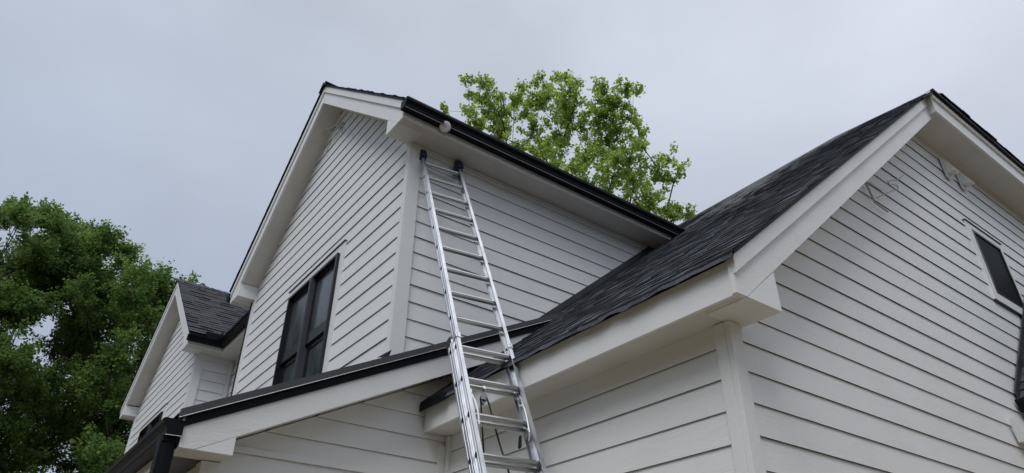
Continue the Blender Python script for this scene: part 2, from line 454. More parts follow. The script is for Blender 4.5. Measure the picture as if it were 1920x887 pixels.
# ---- low shed part: front wall (faces -v) and end wall (faces -u)
RfC = lambda z: UB
LfC = lambda z: max(UC, 1.257 + (z - (3.171 - 0.285)) / 0.5)
_, wC = siding('v', VC, -1, 3.06 - 17 * SP, 0.05, 3.95, LfC, lambda z: UB + 0.0 if z < 3.3 else 3.6, [], [2.8822, 3.3, 3.31], seed=6)
b = MB(); b.box(UC - 0.034, UC + 0.10, VC - 0.032, VC, 0.0, ZC - 0.004); b.build('corner_board', 'trim', wC)
b = MB(); b.box(UC - 0.034, UC - 0.0005, VC + 0.0005, VC + 0.10, 0.0, ZC - 0.004)
b.build('corner_board', 'trim', wC)
b = MB(); b.box(UB - 0.10, UB - 0.042, VC - 0.032, VC - 0.001, 0.0, 3.20)
b.build('corner_board', 'trim', wC)
b = MB(); b.box(UC + 0.11, UB - 0.102, VC - 0.027, VC - 0.002, 2.885, 2.925)
b.build('frieze_board', 'smooth', wC)
_, wC2 = siding('u', UC, -1, 3.06 - 17 * SP, 0.05, 2.80, lambda z: VC + 0.02, lambda z: 17.6, seed=7)
b = MB(); b.prism([(UC + 0.03, VC + 0.03, 0.02), (UB + .5, VC + 0.03, 0.02), (UB + .5, VC + 0.03, 3.6), (2.6, VC + 0.03, 3.6), (UC + 0.03, VC + 0.03, 2.92)], (0, 12.4, 0))
b.build('wall', 'smooth', house)

# ---- far wing: gable wall, side wall; link wall
RDf = lambda z: VD2 if z < surfD(VD2) - 0.30 else 14.97 + (8.40 - z) / 0.80
LDf = lambda z: VD if z < surfD(VD) - 0.30 else 14.97 - (8.40 - z) / 0.80
winD = (14.16, 16.1, 3.8, 5.79)
_, wD = siding('u', UD, -1, 6.214 - 20 * SP, 3.6, 8.39, LDf, RDf, [winD], [surfD(VD) - 0.30, surfD(VD) - 0.295], seed=8)
b = MB(); b.box(UD - 0.034, UD, VD - 0.034, VD + 0.045, 3.5, ZD - 0.004); b.build('corner_board', 'trim', wD)
b = MB(); b.box(UD + 0.0005, UD + 0.11, VD - 0.034, VD - 0.0005, 3.5, ZD - 0.004)
b.build('corner_board', 'trim', wD)
b = MB(); b.box(UD - 0.034, UD, VD2 - 0.09, VD2 + 0.03, 3.5, ZD - 0.004)
b.build('corner_board', 'trim', wD)
_, wD2 = siding('v', VD, -1, 6.067 - 20 * SP, 3.6, ZD + 0.01, lambda z: UD + 0.02, lambda z: UE, seed=9)
b = MB(); b.box(UE - 0.09, UE - 0.03, VD - 0.034, VD - 0.001, 3.5, ZD - 0.004); b.build('corner_board', 'trim', wD2)
_, wE = siding('u', UE, -1, 6.067 - 20 * SP, 3.6, ZD + 0.01, lambda z: VA2, lambda z: VD, seed=10)
b = MB(); b.box(UD + 0.05, 12.0, VD + 0.04, VD2, 0.02, 6.5); b.prism([(UD + 0.05, VD + 0.04, 6.5), (UD + 0.05, VD2, 6.5), (UD + 0.05, 14.97, 8.45)], (9.0, 0, 0))
b.box(UE + 0.05, 11.9, VA2 + 0.02, VD + 0.02, 0.02, 6.5)
b.build('wall', 'smooth', house)

# ------------------------------------------------------------------ shingles
def shingle_field(mb, rows, seed, tabw=(0.10, 0.30), expo=0.143, thick=(0.005, 0.013), droop=0.0, top=0.42, butt=0.12, var=0.07):
    """rows: list of (point_at_lower_edge_start, direction, length, upslope vector, normal)"""
    rnd = random.Random(seed)
    for ri, (p, d, L, s, n) in enumerate(rows):
        p, d, s, n = Vector(p), Vector(d), Vector(s), Vector(n)
        x = -rnd.uniform(0, 0.12); row_tone = rnd.gauss(top, 0.05)
        while x < L:
            w = rnd.uniform(*tabw); x0 = max(x, 0); x1 = min(x + w, L); x += w
            if x1 - x0 < 0.012: continue
            t = rnd.choice(thick) * rnd.uniform(0.85, 1.25); lo = rnd.uniform(-0.006, 0.004)
            tone = min(1, max(0, row_tone + rnd.gauss(0, var)))
            c0 = rnd.uniform(-0.001, 0.002); c1 = rnd.uniform(-0.001, 0.002)
            dr0 = dr1 = 0
            if droop and ri == 0: dr0, dr1 = rnd.uniform(0.3, 1) * droop, rnd.uniform(0.3, 1) * droop
            a = p + d * x0 + s * (lo - dr0) ; b2 = p + d * x1 + s * (lo - dr1)
            top0 = p + d * x0 + s * (expo + 0.01) + n * 0.001; top1 = p + d * x1 + s * (expo + 0.01) + n * 0.001
            au = a + n * (t + c0 - dr0 * 0.25); bu = b2 + n * (t + c1 - dr1 * 0.25)
            al = a + n * (-0.003 - dr0 * 0.25); bl = b2 + n * (-0.003 - dr1 * 0.25)
            mb.face([au, bu, top1, top0], 0, tone)
            mb.face([al, bl, bu, au], 0, min(1, max(0, butt + rnd.gauss(0, 0.12))))
            mb.face([al, au, top0], 0, tone * 0.3)
            mb.face([bu, bl, top1], 0, tone * 0.3)

# ---- near wing roof: long slope to the left, hip, front eave
roofB = MB()
sl = Vector((1, 0, SB)).normalized(); nB = Vector((-SB, 0, 1)).normalized()
rows = []
k = 0
while True:
    u = 2.865 + sl.x * 0.143 * k; z = surfB(u); k += 1
    if u > UR - 0.03: break
    vst = 1.872 if u < UH - 0.22 else 1.80 + max(0, u + 0.12 - UH)
    vend = 5.30
    if z > 6.40: vend = max(5.30, 4.98 + (z - 6.579) / SB + 0.06)
    rows.append(((u, vst, z), (0, 1, 0), vend - vst, sl, nB))
shingle_field(roofB, rows, 11, tabw=(0.05, 0.17), thick=(0.0050, 0.0065, 0.0085), droop=0.012, top=0.25, butt=0.95, var=0.20)  # butt edges painted pale as sky-lit faces, tops painted dark
# curled starter course hanging over the eave fascia
vv = 1.875; hang = 0.02
while vv < 5.10:
    w_ = random.Random(int(vv * 1000)).uniform(0.05, 0.14); h2 = random.Random(int(vv * 777)).uniform(0.004, 0.030); v2 = min(vv + w_, 5.11)
    tn = random.Random(int(vv * 333)).uniform(0.45, 0.85)
    pA = (2.885, vv, surfB(2.885) + 0.002); pB = (2.885, v2, surfB(2.885) + 0.002)
    qA = (2.858, vv, surfB(2.858) - 0.004 - hang * .4); qB = (2.858, v2, surfB(2.858) - 0.004 - h2 * .4)
    rA_ = (2.850, vv, surfB(2.85) - 0.014 - hang); rB_ = (2.850, v2, surfB(2.85) - 0.014 - h2)
    roofB.face([pA, pB, qB, qA], 0, tn); roofB.face([qA, qB, rB_, rA_], 0, tn)
    roofB.face([(rA_[0] + .006, vv, rA_[2]), rA_, rB_, (rB_[0] + .006, v2, rB_[2])], 0, 0.2)
    roofB.face([(2.868, vv, surfB(2.868) - .02), (2.856, vv, rA_[2]), (2.856, v2, rB_[2]), (2.868, v2, surfB(2.868) - .02)], 0, 0.2)
    vv = v2; hang = h2
    if v2 >= 5.10: break
SLB = lambda pts: roofB.prism([(x, y, z - 0.028) for x, y, z in pts], (0, 0, 0.024), 1)
SLB([(2.885, 1.885, surfB(2.885)), (UH - 0.23, 1.885, surfB(UH - 0.23)), (UH - 0.23, 1.80, surfB(UH - 0.23)), (UH, 1.80, surfB(UH)), (UR - 0.02, 1.885 + UR - UH, surfB(UR)), (UR - 0.02, 5.295, surfB(UR)), (2.885, 5.295, surfB(2.885))])
SLB([(6.41, 5.296, surfB(6.41)), (UR - 0.02, 5.296, surfB(UR)), (UR - 0.02, 7.5, surfB(UR)), (7.5, 5.9, surfB(7.5))])
UFR = 2 * UR - UH
SLB([(UH, 1.80, surfF(1.80)), (UFR, 1.79, surfF(1.79)), (UR + 0.001, 1.79 + UR - UH, surfF(1.79 + UR - UH))])
roofB.prism([(UH - 0.09, 1.785, surfF(1.785) - 0.060), (UFR, 1.785, surfF(1.785) - 0.060), (UFR, 1.785, surfF(1.785) - 0.0285), (UH - 0.09, 1.785, surfF(1.785) - 0.0285)], (0, 0.05, 0), 1)
SLB([(UR + 0.02, 1.885 + UR - UH, surfB(UR)), (UFR, 1.885, surfB(UFR)), (UFR, 7.5, surfB(UFR)), (UR + 0.02, 7.5, surfB(UR))])
sF = Vector((0, 1, SB)).normalized(); nF = Vector((0, -SB, 1)).normalized()
rows = []; k = 0
while True:
    v = 1.775 + sF.y * 0.143 * k; k += 1
    a0 = UH + max(0, v + 0.13 - 1.80); a1 = 2 * UR - a0
    if a1 - a0 < 0.1: break
    rows.append(((a0, v, surfF(v)), (1, 0, 0), a1 - a0, sF, nF))
shingle_field(roofB, rows, 12, tabw=(0.14, 0.30), thick=(0.007, 0.013))
rB = roofB.build('roof', ['shingle', 'black'], house, fix=False, tone=True)
# hip and ridge caps: short overlapping bent shingles
rnd = random.Random(5)
def cap_run(mb, p0, p1, side_l, side_r, lift=0.006):
    """caps from p0 to p1 ; side vectors run down each slope"""
    p0, p1, side_l, side_r = map(Vector, (p0, p1, side_l, side_r)); d = (p1 - p0); L = d.length; d.normalize(); x = 0
    while x < L:
        t0, t1 = lift + 0.002 + rnd.uniform(-.001, .001), lift; tn = rnd.uniform(0.05, 0.5); up = Vector((0, 0, 1))
        a = p0 + d * x; c = p0 + d * min(x + 0.20, L)
        for sd in (side_l, side_r):
            mb.face([a + up * t0, a + sd + up * (t0 - .008), c + sd + up * (t1 - .008), c + up * t1], 0, tn)
            mb.face([a + up * t0, a + sd + up * (t0 - .008), a + sd - up * .03, a - up * .03], 0, tn)
            mb.face([a + sd + up * (t0 - .008), c + sd + up * (t1 - .008), c + sd - up * .03, a + sd - up * .03], 0, tn)
        x += 0.143
cap = MB(); cap_run(cap, (UR, 1.83 + UR - UH, surfB(UR)), (UR, 7.3, surfB(UR)), (-0.12, 0, -0.10), (0.12, 0, -0.10))
cap.build('ridge_cap', 'shingle', rB, fix=False, tone=True)
cap = MB(); cap_run(cap, (UH + 0.10, 1.90, surfB(UH) + 0.0833), (UR, 1.83 + UR - UH, surfB(UR)), (-0.10, 0.10, -0.083), (0.10, -0.10, -0.083))
cap.build('hip_cap', 'shingle', rB, fix=False, tone=True)
# step flashing where the slope meets the tall block's wall
fl = MB(); fl.prism([(4.30, VA - 0.030, surfB(4.30) - 0.02), (6.46, VA - 0.030, surfB(6.46) - 0.02), (6.46, VA - 0.030, surfB(6.46) + 0.085), (4.30, VA - 0.030, surfB(4.30) + 0.085)], (0, -0.012, 0))
fl.build('flashing', 'blackflash', rB)

b = MB(); b.prism([(2.835, 4.70, surfB(2.835) - 0.055), (3.55, 4.70, surfB(3.55) - 0.03), (3.55, 4.70, surfB(3.55) + 0.018), (2.84, 4.70, surfB(2.84) + 0.030)], (0, 0.395, 0)); b.build('flashing', 'black', rB, bevel=0.012)
# rake boards, fascia, soffits of the near wing
def rake_pair(fn, s0, s1, z_clip, depth, face, t, mk, board_top=0.05, mid=0.135):
    """lower rake board and shadow board following fn(s) from s0 to s1 (apex) ; mk maps (s, z, off) to a point, off>0 outward"""
    pass

def quad_prism(pts, off, mk):
    return [mk(s, z, off) for s, z in pts]

def rake(parent, fn, s0, sm, s1, zclip, bottom, mk, thick=0.03, proud=0.018, name_label=None):
    sA = None
    for (a, c) in (((s0, sm), (s1, sm)) if s1 is not None else ((s0, sm),)):
        dirn = 1 if c > a else -1
        # lower board, cut level at the eave
        slope = (fn(c) - fn(a)) / (c - a)
        zb = lambda s: fn(s) - bottom
        sc = a if zb(a) >= zclip else a + (zclip - zb(a)) / slope
        lo = MB()
        poly = [(a, fn(a) - 0.032), (a, zclip)] + ([(sc, zclip)] if abs(sc - a) > 1e-4 else []) + [(c, zb(c)), (c, fn(c) - 0.032)]
        p0 = [mk(s, z, 0.0) for s, z in poly]; p1 = [mk(s, z, -thick) for s, z in poly]
        d = [p1[0][k] - p0[0][k] for k in range(3)]
        lo.prism(p0, d); lo.build('rake_board', 'rake_b', parent)
        up = MB()
        poly = [(a, fn(a) - 0.030), (a, fn(a) - 0.135), (c, fn(c) - 0.135), (c, fn(c) - 0.030)]
        p0 = [mk(s, z, proud) for s, z in poly]; p1 = [mk(s, z, 0.0005) for s, z in poly]
        d = [p1[0][k] - p0[0][k] for k in range(3)]
        up.prism(p0, d); up.build('shadow_board', 'rake_b', parent)

mkB = lambda s, z, off: (s, 1.912 - off, z)
rake(rB, surfB, 2.885, UH - 0.07, None, ZB, 0.317, mkB)
# pork-chop returns at both eaves
for (x0, x1) in ((2.94, 3.277),):
    inner = x1 if x0 < 7 else x0; outer = x0 if x0 < 7 else x1
    zi = surfB(inner) - 0.322
    so = outer + (0.035 if x0 < 7 else -0.035)
    b = MB(); b.prism([(so, 1.913, ZB), (inner, 1.913, ZB), (inner, 1.913, zi)], (0, 0.275, 0)); b.build('eave_return', 'trim', rB)
# eave fascia and flat soffit, sloped rake soffits
b = MB(); b.box(2.90, 2.925, 1.943, VC - 0.03, ZB, surfB(2.90) - 0.052); b.build('fascia', 'trim', rB)
b = MB(); b.box(2.926, UB + 0.02, 1.944, VC - 0.03, ZB + 0.003, ZB + 0.018); b.build('soffit', 'soffit', rB)
b = MB(); b.prism([(3.15, 1.943, surfB(3.15) - 0.300), (UH - 0.10, 1.943, surfB(UH - 0.10) - 0.300), (UH - 0.10, 1.943, surfB(UH - 0.10) - 0.285), (3.15, 1.943, surfB(3.15) - 0.285)], (0, 0.247, 0)); b.build('soffit', 'soffit', rB)
# front eave: flat soffit, fascia with its upper strip
b = MB(); b.box(UH - 0.065, UFR - 0.03, 1.866, VB - 0.001, ZF + 0.003, ZF + 0.018); b.build('soffit', 'soffit', rB, label='flat soffit of the high front eave')
b = MB(); b.box(UH - 0.085, UFR - 0.01, 1.840, 1.865, ZF, 6.985); b.build('fascia', 'trim', rB)
b = MB(); b.box(UH - 0.100, UFR, 1.818, 1.8395, 6.885, 6.975); b.build('shadow_board', 'trim', rB)
b = MB(); b.box(UH - 0.085, UH - 0.0655, 1.866, 1.943, ZF + 0.0, 6.93); b.build('eave_return', 'trim', rB)

# ---- tall block roof
roofA = MB()
slA = Vector((0, 1, SB)).normalized(); nA = Vector((0, -SB, 1)).normalized()
slA2 = Vector((0, -1, SB)).normalized(); nA2 = Vector((0, SB, 1)).normalized()
rows = []
k = 0
while True:
    v = 4.94 + slA.y * 0.143 * k; k += 1
    if v > 7.62: break
    rows.append(((2.30, v, surfA(v)), (1, 0, 0), 9.9, slA, nA))
shingle_field(roofA, rows, 21, tabw=(0.14, 0.34))
rows = []; k = 0
while True:
    v = 10.36 - slA.y * 0.143 * k; k += 1
    if v < 7.68: break
    rows.append(((2.30, v, surfA(v)), (1, 0, 0), 9.9, slA2, nA2))
shingle_field(roofA, rows, 22, tabw=(0.14, 0.34))
for (a, c) in ((4.955, 7.65), (10.345, 7.65)):
    roofA.prism([(2.312, a, surfA(a) - 0.028), (2.312, c, surfA(c) - 0.028), (2.312, c, surfA(c) - 0.004), (2.312, a, surfA(a) - 0.004)], (9.9, 0, 0), 1)
rA = roofA.build('roof', ['shingle', 'black'], house, fix=False, tone=True)
cap = MB(); u = 2.285
while u < 12.2:
    t0, t1 = 0.030 + rnd.uniform(-.003, .004), 0.012; u1 = u + 0.20; tn = rnd.uniform(0.2, 0.8)
    zr = surfA(7.65)
    for sgn in (-1, 1):
        e0 = (u, 7.65 + sgn * 0.13, zr - 0.13 * SB + t0 - .004); e1 = (u1, 7.65 + sgn * 0.13, zr - 0.13 * SB + t1 - .004)
        cap.face([e0, (u, 7.65, zr + t0), (u1, 7.65, zr + t1), e1], 0, tn)
        cap.face([e0, (u, e0[1], e0[2] - .03), (u, 7.65, zr - .03), (u, 7.65, zr + t0)], 0, tn)
    u += 0.143
cap.build('ridge_cap', 'shingle', rA, fix=False, tone=True)
mkA = lambda s, z, off: (2.34 - off, s, z)
rake(rA, surfA, 4.98, 7.65, 10.32, ZA, 0.335, mkA)
for (y0, y1) in ((5.09, 5.345), (10.21, 9.955)):
    zi = surfA(y1) - 0.340
    b = MB(); b.prism([(2.341, y0, ZA), (2.341, y1, ZA), (2.341, y1, zi)], (UA - 2.341 - 0.001, 0, 0)); b.build('eave_return', 'trim', rA)
b = MB(); b.box(2.371, 12.1, 4.98, 5.005, ZA, surfA(4.98) - 0.052); b.build('fascia', 'trim', rA)
b = MB(); b.box(2.371, 12.1, 10.295, 10.32, ZA, surfA(10.32) - 0.052); b.build('fascia', 'trim', rA)
b = MB(); b.box(2.372, 12.1, 5.006, VA + 0.02, ZA + 0.003, ZA + 0.018); b.build('soffit', 'soffit', rA)
b = MB(); b.box(2.372, 12.1, VA2 - 0.02, 10.294, ZA + 0.003, ZA + 0.018); b.build('soffit', 'soffit', rA)
for (a, c) in ((5.30, 7.65), (10.0, 7.65)):
    b = MB(); b.prism([(2.371, a, surfA(a) - 0.318), (2.371, c, surfA(c) - 0.318), (2.371, c, surfA(c) - 0.303), (2.371, a, surfA(a) - 0.303)], (0.258, 0, 0)); b.build('soffit', 'soffit', rA)

# ---- low shed roof (its surface is only seen edge-on from below)
roofC = MB()
def slabC(v0, v1, u0, u1, t0, t1, mi):
    roofC.prism([(u0, v0, surfC(u0) - t1), (u1, v0, surfC(u1) - t1), (u1, v0, surfC(u1) - t0), (u0, v0, surfC(u0) - t0)], (0, v1 - v0, 0), mi)
slabC(4.842, 17.7, 0.985, 3.19, 0.010, 0.040, 1)
slabC(4.842, 5.30, 3.19, 4.262, 0.010, 0.040, 1)
rowsC = []
sC = Vector((1, 0, 0.5)).normalized(); nC = Vector((-0.5, 0, 1)).normalized()
for k in range(16):
    u = 0.97 + sC.x * 0.143 * k
    rowsC.append(((u, 4.86, surfC(u) - 0.008), (0, 1, 0), 12.8, sC, nC))
shingle_field(roofC, rowsC, 31, tabw=(0.14, 0.34))
rC = roofC.build('roof', ['shingle', 'black'], house, fix=False, tone=True)
de = MB()      # black metal drip edge: face, underside and lower band
def bandC(v0, v1, t0, t1, u0, u1):
    de.prism([(u0, v0, surfC(u0) - t1), (u1, v0, surfC(u1) - t1), (u1, v0, surfC(u1) - t0), (u0, v0, surfC(u0) - t0)], (0, v1 - v0, 0))
bandC(4.812, 4.841, -0.004, 0.052, 0.955, 4.262)
de.build('drip_edge', 'drip', rC)
de = MB(); bandC(4.838, 4.8495, 0.0525, 0.118, 1.0, 4.262)
de.build('drip_flashing', 'black', rC)
b = MB(); b.tube([(0.955, 4.811, surfC(0.955) - 0.053), (4.262, 4.811, surfC(4.262) - 0.053)], 0.0032, 6); b.build('hem', 'steel', rC)
b = MB(); b.prism([(4.215, 4.80, 4.650), (4.325, 4.80, 4.712), (4.30, 4.80, 4.652)], (0, -0.012, 0)); b.prism([(4.215, 4.788, 4.652), (4.325, 4.788, 4.712), (4.325, 4.84, 4.712), (4.215, 4.84, 4.652)], (0, 0, 0.003)); b.build('flashing', 'steel', rC, label='bright bent end of the drip edge on the shingles')
b = MB()
bc = lambda u: surfC(u) - 0.292
poly = [(1.0, surfC(1.0) - 0.1185), (1.0, ZC), (1.093, ZC), (4.262, bc(4.262)), (4.262, surfC(4.262) - 0.1185)]
b.prism([(x, 4.85, z) for x, z in poly], (0, 0.03, 0)); b.build('rake_board', 'rake_b', rC)
b = MB(); b.prism([(1.10, 4.851, ZC), (1.341, 4.851, ZC), (1.341, 4.851, bc(1.341) - 0.003)], (0, 0.028, 0)); b.build('eave_return', 'trim', rC)
b = MB(); b.prism([(1.30, 4.881, surfC(1.30) - 0.275), (4.0, 4.881, surfC(4.0) - 0.275), (4.0, 4.881, surfC(4.0) - 0.26), (1.30, 4.881, surfC(1.30) - 0.26)], (0, 0.235, 0)); b.build('soffit', 'soffit', rC)
b = MB(); b.box(1.024, UC + 0.02, 4.881, 17.6, ZC + 0.003, ZC + 0.018); b.v.clear(); b.f.clear(); b.m.clear(); b.t.clear(); b.box(1.024, 1.341, 4.881, VC - 0.002, ZC + 0.003, ZC + 0.018); b.build('soffit', 'soffit', rC)
b = MB(); b.box(1.024, UC + 0.02, VC - 0.001, 17.6, ZC + 0.003, ZC + 0.018); b.build('soffit', 'blackflash', rC, label='dark metal soffit of the low eave')
b = MB(); b.box(1.0, 1.023, 4.881, 17.65, ZC, surfC(1.0) - 0.028); b.build('fascia', 'trim', rC)

# ---- far wing roof
roofD = MB()
sD = Vector((0, 1, 0.8)).normalized(); nD = Vector((0, -0.8, 1)).normalized()
rows = []; k = 0
while True:
    v = 12.285 + sD.y * 0.143 * k; k += 1
    if v > 14.94: break
    rows.append(((2.235, v, surfD(v)), (1, 0, 0), 0.66 + (v - 12.285) + 0.15, sD, nD))
shingle_field(roofD, rows, 41, tabw=(0.14, 0.32), thick=(0.013, 0.019), top=0.50, butt=0.0, var=0.14)
sD2 = Vector((0, -1, 0.8)).normalized(); nD2 = Vector((0, 0.8, 1)).normalized()
rows = []; k = 0
while True:
    v = 17.655 - sD.y * 0.143 * k; k += 1
    if v < 15.0: break
    rows.append(((2.235, v, surfD(v)), (1, 0, 0), 6.0, sD2, nD2))
shingle_field(roofD, rows, 42, tabw=(0.14, 0.34))
for (a, c) in ((12.31, 14.97), (17.63, 14.97)):
    n_end = 2.87 if a < 13 else 9.0
    pl = [(2.245, a), (2.245, c), (max(n_end, 2.87 + 2.66), c), (n_end, a)]
    lo_ = [(x, y, surfD(y) - 0.028) for x, y in pl]
    roofD.prism(lo_, (0, 0, 0.041), 1)
# link roof behind the link gutter, rising away from the viewer
roofD.prism([(2.87, 10.3, surfE(2.87) - 0.028), (2.87, 12.32, surfE(2.87) - 0.028), (5.5, 14.95, surfE(5.5) - 0.028), (5.5, 10.3, surfE(5.5) - 0.028)], (0, 0, 0.041), 1)
rD = roofD.build('roof', ['shingle', 'black'], house, fix=False, tone=True)
cap = MB(); u = 2.225
while u < 5.6:
    t0, t1 = 0.034, 0.014; u1 = u + 0.20; tn = rnd.uniform(0.2, 0.8); zr = surfD(14.97)
    for sgn in (-1, 1):
        e0 = (u, 14.97 + sgn * 0.13, zr - 0.104 + t0 - .004); e1 = (u1, 14.97 + sgn * 0.13, zr - 0.104 + t1 - .004)
        cap.face([e0, (u, 14.97, zr + t0), (u1, 14.97, zr + t1), e1], 0, tn)
        cap.face([e0, (u, e0[1], e0[2] - .03), (u, 14.97, zr - .03), (u, 14.97, zr + t0)], 0, tn)
    u += 0.143
cap.build('ridge_cap', 'shingle', rD, fix=False, tone=True)
mkD = lambda s, z, off: (2.268 - off, s, z)
rake(rD, surfD, 12.32, 14.97, 17.62, ZD, 0.335, mkD)
for (y0, y1) in ((12.44, 12.70), (17.50, 17.24)):
    zi = surfD(y1) - 0.338
    b = MB(); b.prism([(2.269, y0, ZD), (2.269, y1, ZD), (2.269, y1, zi)], (UD - 2.27, 0, 0)); b.build('eave_return', 'trim', rD)
b = MB(); b.box(2.30, 2.87, 12.32, 12.345, ZD, surfD(12.32) - 0.052); b.build('fascia', 'trim', rD)
b = MB(); b.box(2.87, 2.895, 10.33, 12.32, ZD, surfE(2.87) - 0.052); b.build('fascia', 'trim', rD)
b = MB(); b.box(2.30, 8.0, 17.595, 17.62, ZD, surfD(17.62) - 0.052); b.build('fascia', 'trim', rD)
b = MB(); b.box(2.30, UE + 0.02, 12.346, VD + 0.02, ZD + 0.003, ZD + 0.018); b.box(2.896, UE + 0.02, 10.02, 12.3455, ZD + 0.003, ZD + 0.018); b.build('soffit', 'soffit', rD)
b = MB(); b.box(2.30, 8.0, VD2, 17.594, ZD + 0.003, ZD + 0.018); b.build('soffit', 'soffit', rD)
for (a, c) in ((12.70, 14.97), (17.24, 14.97)):
    b = MB(); b.prism([(2.30, a, surfD(a) - 0.318), (2.30, c, surfD(c) - 0.318), (2.30, c, surfD(c) - 0.303), (2.30, a, surfD(a) - 0.303)], (0.255, 0, 0)); b.build('soffit', 'soffit', rD)

# ------------------------------------------------------------------ gutters (K profile), built as bent sheet with a lip
KP = [(0.0, 0.10), (0.0, 0.0), (0.085, -0.004), (0.095, 0.012), (0.098, 0.034), (0.112, 0.058), (0.128, 0.070), (0.130, 0.098), (0.118, 0.104), (0.117, 0.098), (0.123, 0.094),
      (0.122, 0.074), (0.107, 0.063), (0.092, 0.037), (0.089, 0.016), (0.082, 0.001), (0.005, 0.005), (0.005, 0.10)]
def gutter(mk, h0, h1, caps=(True, True), label=None):
    """mk(h, out, up) -> point"""
    mb = MB(); n = len(KP); i = 0
    for h in (h0, h1): mb.v += [tuple(mk(h, o_, z_)) for o_, z_ in KP]
    for j in range(n):
        a, c = j, (j + 1) % n
        mb.f.append((a, c, n + c, n + a)); mb.m.append(0); mb.t.append(.5)
    mb.f.append(tuple(range(n))); mb.f.append(tuple(range(2 * n - 1, n - 1, -1))); mb.m += [0, 0]; mb.t += [.5, .5]
    o = mb.build('gutter', 'black', house, label)
    outer = KP[:9]
    for flag, h, s in ((caps[0], h0, 1), (caps[1], h1, -1)):
        if flag:
            e = MB(); p0 = [mk(h, a, c) for a, c in outer]; p1 = [mk(h - s * 0.004 * (1 if h1 > h0 else -1), a, c) for a, c in outer]
            e.prism(p0, [p1[0][q] - p0[0][q] for q in range(3)]); e.build('end_cap', 'black', o)
    return o
gA = gutter(lambda h, o_, z_: (h, 4.979 - o_, 6.402 + z_), 2.305, 6.47)
gA2 = gutter(lambda h, o_, z_: (h, 10.321 + o_, 6.402 + z_), 2.305, 9.0)
gC = gutter(lambda h, o_, z_: (0.999 - o_, h, 2.855 + z_), 4.832, 17.6)
gD = gutter(lambda h, o_, z_: (h, 12.319 - o_, 6.40 + z_), 2.24, 2.868, (True, False))
gE = gutter(lambda h, o_, z_: (2.869 - o_, h, 6.40 + z_), 12.19, 10.46, (False, True))
gD2 = gutter(lambda h, o_, z_: (h, 17.621 + o_, 6.40 + z_), 2.30, 8.0)
# pale grey strip along the front crease of the long gutter
b = MB(); b.tube([(2.31, 4.892, 6.3985), (6.45, 4.892, 6.3985)], 0.0050, 6); b.build('gutter_edge', 'edge', gA)
b = MB(); b.tube([(2.31, 4.851, 6.5065), (6.45, 4.851, 6.5065)], 0.0025, 5); b.build('gutter_edge', 'blackflash', gA)
b = MB(); b.tube([(0.90, 4.829, 2.853), (0.998, 4.829, 2.856)], 0.002, 5); b.build('gutter_edge', 'steel', gC)
# splash guard at the inside corner of the far gutters
b = MB(); b.box(2.50, 2.76, 12.178, 12.186, 6.47, 6.585); b.box(2.728, 2.736, 11.98, 12.19, 6.47, 6.585); b.build('splash_guard', 'black', gD)
b = MB(); b.tube([(2.755, 10.50, 6.52), (2.755, 10.50, 6.66)], 0.035, 8); b.build('elbow', 'black', gE)
# downspout of the low gutter: outlet, curved offset elbow, pipe along the wall
def ribbed_pipe(pts, w, d):
    mb = MB()
    P_ = [Vector(p) for p in pts]
    n = 12
    prof = []
    for j in range(24):
        a = 2 * math.pi * j / 24
        ca, sa = math.cos(a), math.sin(a)
        k = (abs(ca) ** 4 + abs(sa) ** 4) ** -0.25
        rib = 1 + 0.03 * math.cos(12 * a)
        prof.append((ca * k * w / 2 * rib, sa * k * d / 2 * rib))
    base = 0
    for i, p in enumerate(P_):
        dd = (P_[min(i + 1, len(P_) - 1)] - P_[max(i - 1, 0)]).normalized()
        side = Vector((0, 1, 0)); w2 = dd.cross(side).normalized()
        for a, c in prof: mb.v.append(tuple(p + side * a + w2 * c))
    m_ = len(prof)
    for i in range(len(P_) - 1):
        for j in range(m_):
            a = i * m_ + j; c = i * m_ + (j + 1) % m_
            mb.f.append((a, c, c + m_, a + m_)); mb.m.append(0); mb.t.append(.5)
    return mb
pts = [(0.945, 4.94, 2.86), (0.945, 4.94, 2.60)]
for k in range(1, 9):
    a = k / 8 * math.radians(62); pts.append((0.945 + 0.12 * (1 - math.cos(a)), 4.94, 2.60 - 0.12 * math.sin(a)))
last = Vector(pts[-1]); dirv = Vector((math.sin(math.radians(62)), 0, -math.cos(math.radians(62))))
p2 = last + dirv * 0.10; pts.append(tuple(p2))
for k in range(1, 9):
    a = math.radians(62) * (1 - k / 8); q = Vector((math.sin(a), 0, -math.cos(a))); p2 = p2 + q * 0.018; pts.append(tuple(p2))
pts.append((p2.x, p2.y, 0.15))
b = MB(); b.prism([(0.90, 4.86, 2.853), (0.995, 4.86, 2.853), (0.995, 5.03, 2.853), (0.90, 5.03, 2.853)], (0, 0, -0.03)); b.build('outlet', 'black', gC)
ribbed_pipe(pts, 0.15, 0.095).build('downspout', 'black', house, smooth=True)

